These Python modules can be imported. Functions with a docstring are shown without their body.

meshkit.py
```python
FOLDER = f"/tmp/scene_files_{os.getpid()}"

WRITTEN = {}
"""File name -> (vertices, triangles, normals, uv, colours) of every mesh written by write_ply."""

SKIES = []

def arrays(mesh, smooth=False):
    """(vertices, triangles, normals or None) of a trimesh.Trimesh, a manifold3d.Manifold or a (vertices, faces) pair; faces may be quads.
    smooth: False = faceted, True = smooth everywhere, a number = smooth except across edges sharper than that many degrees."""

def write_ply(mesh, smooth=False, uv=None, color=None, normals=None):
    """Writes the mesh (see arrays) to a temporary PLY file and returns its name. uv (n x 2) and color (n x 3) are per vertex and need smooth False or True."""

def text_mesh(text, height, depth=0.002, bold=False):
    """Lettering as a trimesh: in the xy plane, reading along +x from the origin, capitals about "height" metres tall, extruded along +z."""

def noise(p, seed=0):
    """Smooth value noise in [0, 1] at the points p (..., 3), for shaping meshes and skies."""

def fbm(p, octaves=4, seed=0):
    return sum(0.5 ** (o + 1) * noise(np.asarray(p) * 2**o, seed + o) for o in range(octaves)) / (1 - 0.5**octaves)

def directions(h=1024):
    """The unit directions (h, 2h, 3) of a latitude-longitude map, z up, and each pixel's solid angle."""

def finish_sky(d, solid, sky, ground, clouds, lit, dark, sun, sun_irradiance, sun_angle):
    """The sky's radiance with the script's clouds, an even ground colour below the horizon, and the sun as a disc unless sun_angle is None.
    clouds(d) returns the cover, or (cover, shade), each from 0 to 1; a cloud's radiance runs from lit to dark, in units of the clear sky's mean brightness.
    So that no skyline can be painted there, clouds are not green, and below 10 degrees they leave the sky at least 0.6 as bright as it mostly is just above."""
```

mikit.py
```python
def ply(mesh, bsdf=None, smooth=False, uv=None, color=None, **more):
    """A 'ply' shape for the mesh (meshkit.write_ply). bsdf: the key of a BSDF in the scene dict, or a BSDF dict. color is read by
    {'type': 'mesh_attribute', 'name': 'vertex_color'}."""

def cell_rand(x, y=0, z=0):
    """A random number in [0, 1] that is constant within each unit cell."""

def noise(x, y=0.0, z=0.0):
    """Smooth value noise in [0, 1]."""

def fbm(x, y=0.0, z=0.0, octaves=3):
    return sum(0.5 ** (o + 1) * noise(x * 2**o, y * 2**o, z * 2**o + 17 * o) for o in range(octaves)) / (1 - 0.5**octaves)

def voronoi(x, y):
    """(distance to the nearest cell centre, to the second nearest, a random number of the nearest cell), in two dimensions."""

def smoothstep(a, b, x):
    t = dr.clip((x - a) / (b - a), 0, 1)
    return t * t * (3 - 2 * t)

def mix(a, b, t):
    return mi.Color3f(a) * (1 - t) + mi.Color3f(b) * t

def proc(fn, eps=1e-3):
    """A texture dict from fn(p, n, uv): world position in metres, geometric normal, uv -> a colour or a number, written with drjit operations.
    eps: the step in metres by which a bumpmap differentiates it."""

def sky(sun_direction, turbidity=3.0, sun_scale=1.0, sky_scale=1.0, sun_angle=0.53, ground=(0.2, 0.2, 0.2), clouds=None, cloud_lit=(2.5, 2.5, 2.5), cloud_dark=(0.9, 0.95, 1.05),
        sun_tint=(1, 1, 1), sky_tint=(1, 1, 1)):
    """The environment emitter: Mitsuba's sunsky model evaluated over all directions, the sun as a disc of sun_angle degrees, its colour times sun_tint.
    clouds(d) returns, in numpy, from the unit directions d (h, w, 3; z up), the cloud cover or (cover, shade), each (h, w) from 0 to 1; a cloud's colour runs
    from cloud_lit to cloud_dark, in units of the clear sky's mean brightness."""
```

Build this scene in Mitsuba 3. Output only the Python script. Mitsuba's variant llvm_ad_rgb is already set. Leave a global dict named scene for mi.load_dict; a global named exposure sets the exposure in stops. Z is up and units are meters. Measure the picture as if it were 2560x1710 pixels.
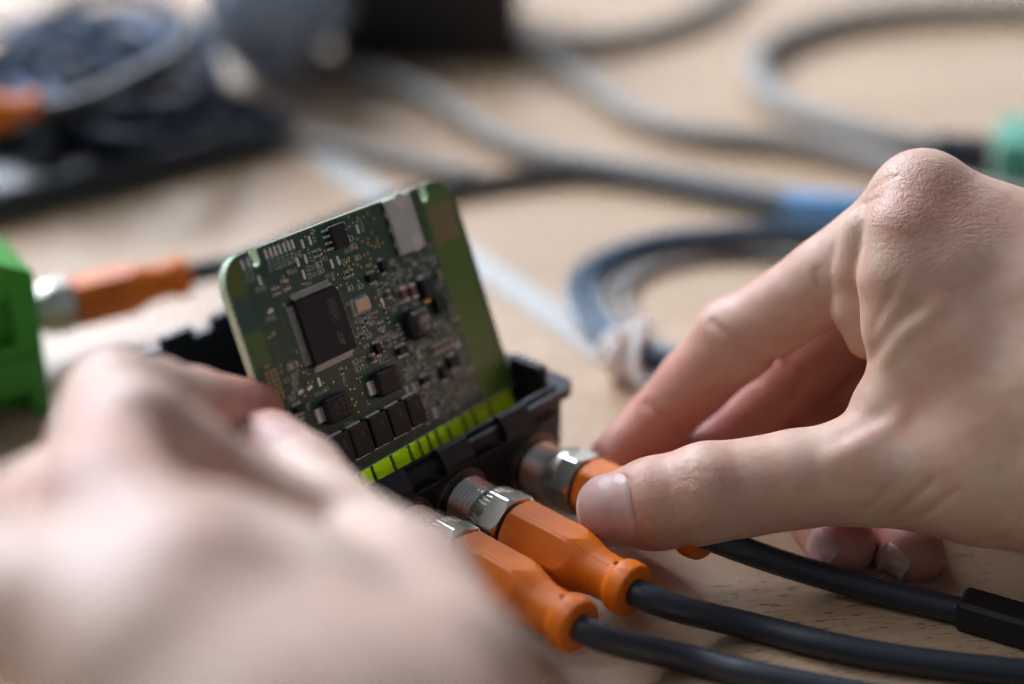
import math, random
import numpy as np, trimesh, manifold3d as m3, shapely
from shapely.geometry import Polygon, box as sbox, Point
import mitsuba as mi, drjit as dr
import mikit, meshkit
from mikit import proc, noise, fbm, voronoi, smoothstep, mix, cell_rand

T = mi.ScalarTransform4f
scene, labels = {}, {}
MM = 0.001

# ---------------- camera ----------------
PITCH = math.radians(27.0)
eye = [0.0, 0.0, 0.208]
scene["camera"] = {"type": "thinlens", "fov": 32.0, "fov_axis": "x", "aperture_radius": 0.0080, "focus_distance": 0.3495,
                   "near_clip": 0.02, "far_clip": 20.0,
                   "to_world": T().look_at(eye, [0, math.cos(PITCH), 0.208 - math.sin(PITCH)], [0, 0, 1])}
# ---------------- light: a tall window across the desk, a dim room, two added panels ----------------
scene["window_light"] = {"type": "rectangle", "to_world": T().look_at([-0.90, 1.62, 1.22], [0, 0.38, 0.02], [0, 0, 1]).scale([0.70, 0.55, 1]),
                         "emitter": {"type": "area", "radiance": {"type": "rgb", "value": [13.0, 14.2, 16.2]}}}
scene["added_side_light"] = {"type": "rectangle", "to_world": T().look_at([-1.5, 0.55, 1.75], [0, 0.38, 0], [0, 0, 1]).scale([0.75, 0.6, 1]),
                              "emitter": {"type": "area", "radiance": {"type": "rgb", "value": [2.9, 2.95, 3.0]}}}  # unseen panel added to brighten the nut flats from upper left
scene["room_light"] = {"type": "constant", "radiance": {"type": "rgb", "value": [0.135, 0.146, 0.164]}}
scene["added_far_light"] = {"type": "rectangle", "to_world": T().look_at([0.15, 2.6, 1.0], [0, 0.4, 0], [0, 0, 1]).scale([1.3, 0.45, 1]),
                             "emitter": {"type": "area", "radiance": {"type": "rgb", "value": [1.7, 1.8, 1.95]}}}  # unseen panel added to give the far table and cable tops sheen
exposure = 0.04


def tag(key, label=None, cat=None, group=None, kind=None):
    d = {}
    if label: d["label"] = label
    if cat: d["category"] = cat
    if group: d["group"] = group
    if kind: d["kind"] = kind
    labels[key] = d


def numbered(key):
    if key not in used: used[key] = 0; return key
    used[key] += 1
    return f"{key}_{used[key]:03d}"


used = {}


def put(key, mesh, bsdf, smooth=False, color=None, to=None, num=True):
    """One entry of the scene from a mesh in mm."""
    if num: key = numbered(key)
    if isinstance(mesh, dict):
        d = dict(mesh)
    else:
        v, f, _ = meshkit.arrays(mesh)
        mesh = trimesh.Trimesh(v * MM, f, process=False)
        d = mikit.ply(mesh, bsdf, smooth=smooth, color=color)
    if to is not None: d["to_world"] = to
    scene[key] = d
    return key


def frame(o, x, y, z):
    """to_world from an origin in mm and three axes."""
    m = np.eye(4); m[:3, 0], m[:3, 1], m[:3, 2], m[:3, 3] = x, y, z, np.array(o) * MM
    return T(m)


def move(x, y, z=0, rot=0):
    return T().translate([x * MM, y * MM, z * MM]).rotate([0, 0, 1], rot)


def slab(x0, x1, y0, y1, z0, z1, r=0.0):
    """A box, its edges chamfered by r."""
    c = m3.Manifold.cube([x1 - x0, y1 - y0, z1 - z0]).translate([x0, y0, z0])
    if r > 0:
        k = [m3.Manifold.cube([x1 - x0 - 2 * r * (i != 0), y1 - y0 - 2 * r * (i != 1), z1 - z0 - 2 * r * (i != 2)]).translate([x0 + r * (i != 0), y0 + r * (i != 1), z0 + r * (i != 2)]) for i in range(3)]
        c = m3.Manifold.batch_hull(k)
    return c


def lathe(profile, n=64, axis="x"):
    """Revolved profile [(x along axis, radius)...], closed."""
    p = [(r, x) for x, r in profile]
    cs = m3.CrossSection([np.array([(0, p[0][1])] + p + [(0, p[-1][1])], float)], m3.FillRule.NonZero)
    m = cs.revolve(n)                       # about z
    return m.rotate([0, 90, 0]) if axis == "x" else m


def cat(ms):
    out = []
    for m in ms:
        v, f, _ = meshkit.arrays(m)
        out.append(trimesh.Trimesh(v, f, process=False))
    return trimesh.util.concatenate(out)


def smooth_path(pts, step=2.0):
    from scipy.interpolate import splprep, splev
    p = np.array(pts, float)
    keep = np.r_[True, np.linalg.norm(np.diff(p, axis=0), axis=1) > 1e-6]
    p = p[keep]
    tck, _ = splprep(p.T, s=0, k=min(3, len(p) - 1))
    L = np.linalg.norm(np.diff(p, axis=0), axis=1).sum()
    return np.array(splev(np.linspace(0, 1, max(int(L / step), 4)), tck)).T


def tube(pts, r, sides=20, step=2.0, smooth=True):
    """A round cable along the points, ends closed."""
    p = smooth_path(pts, step) if smooth else np.array(pts, float)
    t = np.gradient(p, axis=0); t /= np.linalg.norm(t, axis=1, keepdims=True)
    u = np.cross(t[0], [0, 0, 1.0]); u /= np.linalg.norm(u)
    rows = []
    a = np.arange(sides) * 2 * np.pi / sides
    rr = np.broadcast_to(r, (len(p),)) if np.ndim(r) == 0 else np.interp(np.linspace(0, 1, len(p)), np.linspace(0, 1, len(r)), r)
    for i in range(len(p)):
        u = u - t[i] * (u @ t[i]); u /= np.linalg.norm(u)
        w = np.cross(t[i], u)
        rows.append(p[i] + rr[i] * (np.cos(a)[:, None] * u + np.sin(a)[:, None] * w))
    v = np.vstack(rows + [p[:1], p[-1:]])
    g = np.arange(len(p) * sides).reshape(len(p), sides)
    q = np.stack([g[:-1], np.roll(g, -1, 1)[:-1], np.roll(g, -1, 1)[1:], g[1:]], -1).reshape(-1, 4)
    f = np.vstack([q[:, [0, 1, 2]], q[:, [0, 2, 3]]])
    n = len(p) * sides
    c0 = np.stack([np.full(sides, n), np.roll(g[0], -1), g[0]], 1)
    c1 = np.stack([np.full(sides, n + 1), g[-1], np.roll(g[-1], -1)], 1)
    return trimesh.Trimesh(v, np.vstack([f, c0, c1]), process=False)


# ---------------- materials ----------------
def rgb(*c): return {"type": "rgb", "value": list(c)}


def mat(name, color, rough=0.5, spec=0.5, metal=0.0, bump=None, **kw):
    b = {"type": "principled", "base_color": color if isinstance(color, dict) else rgb(*color), "roughness": rough, "specular": spec, "metallic": metal, **kw}
    if bump:
        fn, scale, eps = bump
        b = {"type": "bumpmap", "arbitrary": proc(fn, eps), "scale": scale, "bsdf": b}
    scene["mat_" + name] = {"type": "twosided", "bsdf": b}


VC = {"type": "mesh_attribute", "name": "vertex_color"}
GA = (math.cos(math.radians(9)), math.sin(math.radians(9)))


def wood(p, n, uv):
    s, t = p.x * GA[0] + p.y * GA[1], -p.x * GA[1] + p.y * GA[0]
    band = fbm(s * 3, t * 45, 1.0, 3)
    fine = fbm(s * 40, t * 900, 3.0, 2)
    c = mix((0.345, 0.225, 0.135), (0.49, 0.352, 0.237), band)
    c = c * (0.90 + 0.2 * fine)
    fl = smoothstep(0.78, 0.84, noise(s * 420, t * 3000, 7.0)) * smoothstep(0.40, 0.6, noise(s * 30, t * 60, 2.0))
    scr = smoothstep(0.90, 0.94, noise((p.x + 0.6 * p.y) * 14, (p.y - 0.6 * p.x) * 2600, 5.0)) * 0.10
    c = mix(c, (0.75, 0.66, 0.55), scr)
    return mix(c, (0.22, 0.11, 0.06), fl * 0.8)


def grit(p, n, uv): return noise(p.x * 3500, p.y * 3500, p.z * 3500)
def finegrit(p, n, uv): return fbm(p.x * 6000, p.y * 6000, p.z * 6000, 2)


def skin_lines(p, n, uv):
    x, y, z = p.x * 800, p.y * 800, p.z * 800
    wx = 1.3 * noise(x * 0.3, y * 0.3, z * 0.3); wy = 1.3 * noise(z * 0.3 + 9, x * 0.3, y * 0.3)
    a = dr.abs(noise(x * 1.7 + wx, y * 0.8 + wy, z * 1.1) - 0.5)
    b = dr.abs(noise(x * 0.8 + wy + 31, y * 1.7, z * 1.3 + wx) - 0.5)
    amount = mi.Float(0.28)
    for k in KNUCKLES:
        d2 = dr.square(p.x - k[0] * MM) + dr.square(p.y - k[1] * MM) + dr.square(p.z - k[2] * MM)
        amount = amount + k[4] * dr.exp(-d2 / (k[3] * MM) ** 2)
    return dr.minimum(dr.minimum(a, b) * 7, 1.0) * amount + 0.12 * noise(x * 3.1, y * 3.1, z * 3.1)


mat("table", proc(wood), 0.40, 0.5)
mat("skin", VC, 0.48, 0.36, bump=(skin_lines, 0.00007, 0.00008), sheen=0.25)
def nail_ridges(p, n, uv): return noise(p.x * 2600 + p.y * 900, p.z * 2600, 1.0)
mat("nail", VC, 0.42, 0.35, bump=(nail_ridges, 0.00004, 0.0001))
mat("nail_rim", (0.82, 0.75, 0.62), 0.35, 0.5)
mat("black", (0.009, 0.010, 0.015), 0.40, 0.4, bump=(grit, 0.00004, 0.0001))
mat("black_gloss", (0.012, 0.012, 0.014), 0.3, 0.5)
mat("cable", (0.018, 0.023, 0.032), 0.36, 0.55, bump=(grit, 0.00007, 0.0001))
mat("grey", (0.30, 0.285, 0.265), 0.6, 0.3)
mat("sheen_cable", (0.075, 0.125, 0.19), 0.4, 0.4)  # lit copy of the black cable, window sheen put into its colour
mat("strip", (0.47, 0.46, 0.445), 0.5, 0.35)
mat("slate_cable", (0.022, 0.06, 0.125), 0.55, 0.2)  # black cable with the blue of its reflections painted as base colour
mat("tray", (0.020, 0.032, 0.048), 0.45, 0.4)
mat("glossy_cable", (0.010, 0.016, 0.028), 0.6, 0.12)
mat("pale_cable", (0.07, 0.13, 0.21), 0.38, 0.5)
def orange_tone(p, n, uv):
    return mix((0.69, 0.155, 0.004), (0.56, 0.115, 0.006), smoothstep(0.35, 0.8, fbm(p.x * 160, p.y * 160, p.z * 160, 3)))


mat("orange", proc(orange_tone), 0.45, 0.35, bump=(finegrit, 0.00003, 0.0001))
mat("green", (0.045, 0.29, 0.03), 0.38, 0.5)
mat("bright_white", (0.84, 0.84, 0.83), 0.5, 0.4)
mat("teal", (0.065, 0.29, 0.20), 0.4, 0.5)
mat("blue", (0.12, 0.29, 0.52), 0.4, 0.5)
mat("lime", (0.78, 0.97, 0.003), 0.45, 0.4)
mat("white", (0.62, 0.61, 0.59), 0.5, 0.35)
mat("nickel", (0.78, 0.76, 0.70), 0.25, 0.5, 1.0)
mat("nickel_dull", (0.70, 0.70, 0.69), 0.25, 0.5, 1.0)
mat("brass", (0.66, 0.52, 0.36), 0.3, 0.5, 1.0)
mat("solder", (0.82, 0.82, 0.80), 0.35, 0.5, 0.7)
mat("gold", (0.85, 0.55, 0.18), 0.35, 0.5, 0.7)
mat("chip", (0.012, 0.012, 0.017), 0.5, 0.35, bump=(finegrit, 0.00002, 0.0001))
mat("chip_brown", (0.017, 0.0135, 0.0165), 0.5, 0.35, bump=(finegrit, 0.00003, 0.0001))
mat("mark", (0.10, 0.09, 0.08), 0.55, 0.4)
mat("silk", (0.55, 0.61, 0.55), 0.6, 0.3)
mat("passive", VC, 0.4, 0.5)
mat("tan_metal", (0.70, 0.52, 0.34), 0.35, 0.5, 0.35)
mat("shield", (0.52, 0.56, 0.53), 0.4, 0.5, 0.25)
mat("laminate", (0.45, 0.58, 0.42), 0.45, 0.5)
scene["mat_bag"] = {"type": "principledthin", "base_color": rgb(0.52, 0.57, 0.63), "roughness": 0.25, "spec_trans": 0.45, "diff_trans": 0.9, "eta": 1.45}
labels["window_light"] = {"kind": "structure"}
labels["added_far_light"] = labels["added_side_light"] = {"kind": "structure"}


# ---- flesh: signed distance fields of tapered limbs, blended, then meshed with surface nets (all in mm) ----
def seg_dist(p, a, b, ra, rb):
    ab = b - a
    t = np.clip(((p - a) @ ab) / max(float(ab @ ab), 1e-9), 0, 1)
    return np.sqrt(((p - a - t[:, None] * ab) ** 2).sum(1)) - (ra + t * (rb - ra))


def smin(a, b, k):
    h = np.maximum(k - np.abs(a - b), 0) / k
    return np.minimum(a, b) - h * h * h * k / 6


def chain_dist(p, chain, k):
    d = None
    c = np.asarray(chain, np.float32)
    for s, e in zip(c[:-1], c[1:]):
        x = seg_dist(p, s[:3], e[:3], s[3], e[3])
        d = x if d is None else smin(d, x, k)
    return d


def line_dist(p, pts):
    c = np.asarray(pts, np.float32)
    return np.min([np.sqrt(np.maximum(seg_dist(p, s, e, 0, 0), 0) ** 2) for s, e in zip(c[:-1], c[1:])], axis=0)


def hand_field(spec):
    """spec: palm = list of chains, fingers = list of (chain, k to palm), bumps = (x, y, z, r, k), grooves = (depth, width, points)."""
    def field(p):
        p = np.asarray(p, np.float32)
        palm = None
        for c in spec["palm"]:
            x = chain_dist(p, c, 4.0)
            palm = x if palm is None else smin(palm, x, spec["palm_k"])
        d = None
        for c, k in spec["fingers"]:
            x = smin(palm, chain_dist(p, c, 2.2), k)
            d = x if d is None else smin(d, x, 0.8)
        for x, y, z, r, k in spec["bumps"]:
            d = smin(d, np.sqrt(((p - np.array([x, y, z], np.float32)) ** 2).sum(1)) - r, k)
        for depth, width, pts in spec["grooves"]:
            c = np.asarray(pts, np.float32)
            near = (p > c.min(0) - 4 * width).all(1) & (p < c.max(0) + 4 * width).all(1)
            if near.any():
                q = line_dist(p[near], pts)
                d[near] += depth * np.exp(-((q / width) ** 2))
        return d
    return field


def surface_nets(field, lo, hi, h):
    """Vertices and quads of the zero surface, evaluated finely only near it."""
    n = (np.ceil((np.array(hi) - lo) / (4 * h)).astype(int)) * 4 + 1
    m = (n - 1) // 4
    cc = np.stack(np.meshgrid(*[lo[i] + 4 * h * (np.arange(m[i]) + 0.5) for i in range(3)], indexing="ij"), -1).reshape(-1, 3)
    cd = field(cc)
    vol = np.repeat(np.repeat(np.repeat(cd.reshape(m), 4, 0), 4, 1), 4, 2)
    vol = np.pad(vol, ((0, 1),) * 3, mode="edge").astype(np.float32)
    near = np.argwhere((np.abs(cd) < 4 * h * 1.6).reshape(m))
    mask = np.zeros(n, bool)
    for dx in range(5):
        for dy in range(5):
            for dz in range(5):
                mask[near[:, 0] * 4 + dx, near[:, 1] * 4 + dy, near[:, 2] * 4 + dz] = True
    idx = np.argwhere(mask)
    vol[mask] = field(np.array(lo) + h * idx)
    vol[[0, -1]] = np.abs(vol[[0, -1]]) + 0.01; vol[:, [0, -1]] = np.abs(vol[:, [0, -1]]) + 0.01; vol[:, :, [0, -1]] = np.abs(vol[:, :, [0, -1]]) + 0.01
    ins = vol < 0
    cells = np.zeros(n - 1, np.uint8)
    corner = [(i, j, k) for i in (0, 1) for j in (0, 1) for k in (0, 1)]
    for i, j, k in corner:
        cells += ins[i:n[0] - 1 + i, j:n[1] - 1 + j, k:n[2] - 1 + k]
    act = np.argwhere((cells > 0) & (cells < 8))
    num = np.full(n - 1, -1, np.int64)
    num[tuple(act.T)] = np.arange(len(act))
    s, w = np.zeros((len(act), 3)), np.zeros(len(act))
    val = {c: vol[act[:, 0] + c[0], act[:, 1] + c[1], act[:, 2] + c[2]] for c in corner}
    for a in corner:
        for ax in range(3):
            if a[ax] == 0:
                b = tuple(1 if i == ax else a[i] for i in range(3))
                va, vb = val[a], val[b]
                x = (va < 0) != (vb < 0)
                t = np.where(x, va / np.where(x, va - vb, 1), 0)
                pt = np.tile(np.array(a, float), (len(act), 1)); pt[:, ax] += t
                s[x] += pt[x]; w[x] += 1
    v = np.array(lo) + h * (act + s / w[:, None])
    quads = []
    for ax in range(3):
        o = [i for i in range(3) if i != ax]
        sl = [slice(1, n[i] - 1) for i in range(3)]; sl[ax] = slice(0, n[ax] - 1)
        sh = list(sl); sh[ax] = slice(1, n[ax])
        A, B = ins[tuple(sl)], ins[tuple(sh)]
        e = np.argwhere(A != B); f = A[tuple(e.T)]
        for i in range(3): e[:, i] += sl[i].start
        def at(p, q):
            c = e.copy(); c[:, o[0]] -= p; c[:, o[1]] -= q
            return num[tuple(c.T)]
        q = np.stack([at(0, 0), at(1, 0), at(1, 1), at(0, 1)], 1)
        flip = f if ax != 1 else ~f
        quads.append(np.where(flip[:, None], q, q[:, ::-1]))
    q = np.vstack(quads)
    q = q[(q >= 0).all(1)]
    f = np.vstack([q[:, [0, 1, 2]], q[:, [0, 2, 3]]])
    return trimesh.Trimesh(v, f, process=False)


def nail_mesh(field, c, a, nrm, L, W, lift=0.25, arch=0.0, sq=2.8):
    """A curved nail laid on the flesh: c = middle of its base, a = towards the tip, nrm = outwards."""
    c, a, nrm = (np.asarray(x, float) for x in (c, a, nrm))
    a = a / np.linalg.norm(a); nrm = nrm - a * (a @ nrm); nrm /= np.linalg.norm(nrm); s = np.cross(nrm, a)
    nu, nv = 25, 29
    U, V = np.meshgrid(np.linspace(-1, 1, nu), np.linspace(-1, 1, nv), indexing="ij")
    m = np.maximum(np.abs(U), np.abs(V)); r = (np.abs(U) ** sq + np.abs(V) ** sq) ** (1 / sq)
    f = np.where(r > 0, m / np.maximum(r, 1e-9), 1)
    X, Y = U * f, V * f
    base = c + (X * W / 2).reshape(-1, 1) * s + ((Y + 1) * L / 2).reshape(-1, 1) * a
    p = base + nrm * 8
    t = np.zeros(len(p))
    for _ in range(40):
        t += np.maximum(field(p - nrm * t[:, None]), 0) * 0.8
        t = np.minimum(t, 15)
    h = 8 - t
    hm = h.reshape(nu, nv)
    hc = hm[nu // 2, nv // 2]                     # never fall away past the flesh
    hm = np.maximum(hm, hc - W * 0.36 * X ** 2 - L * 0.16 * Y ** 2)
    hm = np.minimum(hm, hc + 0.9)
    edge = np.clip((1 - m) / 0.12, 0, 1)
    grow = lift * (0.35 + 0.65 * edge) + arch * (1 - X ** 2)
    top = base + nrm * (hm + grow).reshape(-1, 1)
    bot = base + nrm * (hm - 0.5).reshape(-1, 1)
    g = np.arange(nu * nv).reshape(nu, nv)
    q = np.stack([g[:-1, :-1], g[1:, :-1], g[1:, 1:], g[:-1, 1:]], -1).reshape(-1, 4)
    ring = np.concatenate([g[:, 0], g[-1, 1:], g[-2::-1, -1], g[0, -2:0:-1]])
    N = nu * nv
    rq = np.stack([ring, np.roll(ring, -1), np.roll(ring, -1) + N, ring + N], 1)
    q = np.vstack([q, q[:, ::-1] + N, rq[:, ::-1]])
    yy = np.tile(((Y + 1) / 2).reshape(-1), 2)[:, None]
    w = np.clip((yy - 0.93) / 0.04, 0, 1); m_ = np.clip((0.22 - yy) / 0.12, 0, 1) * 0.35
    col = np.array([0.50, 0.315, 0.28]) * (1 - w) + np.array([0.70, 0.60, 0.50]) * w
    col = col * (1 - m_) + np.array([0.60, 0.45, 0.43]) * m_
    return trimesh.Trimesh(np.vstack([top, bot]), np.vstack([q[:, [0, 1, 2]], q[:, [0, 2, 3]]]), process=False), col


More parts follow.
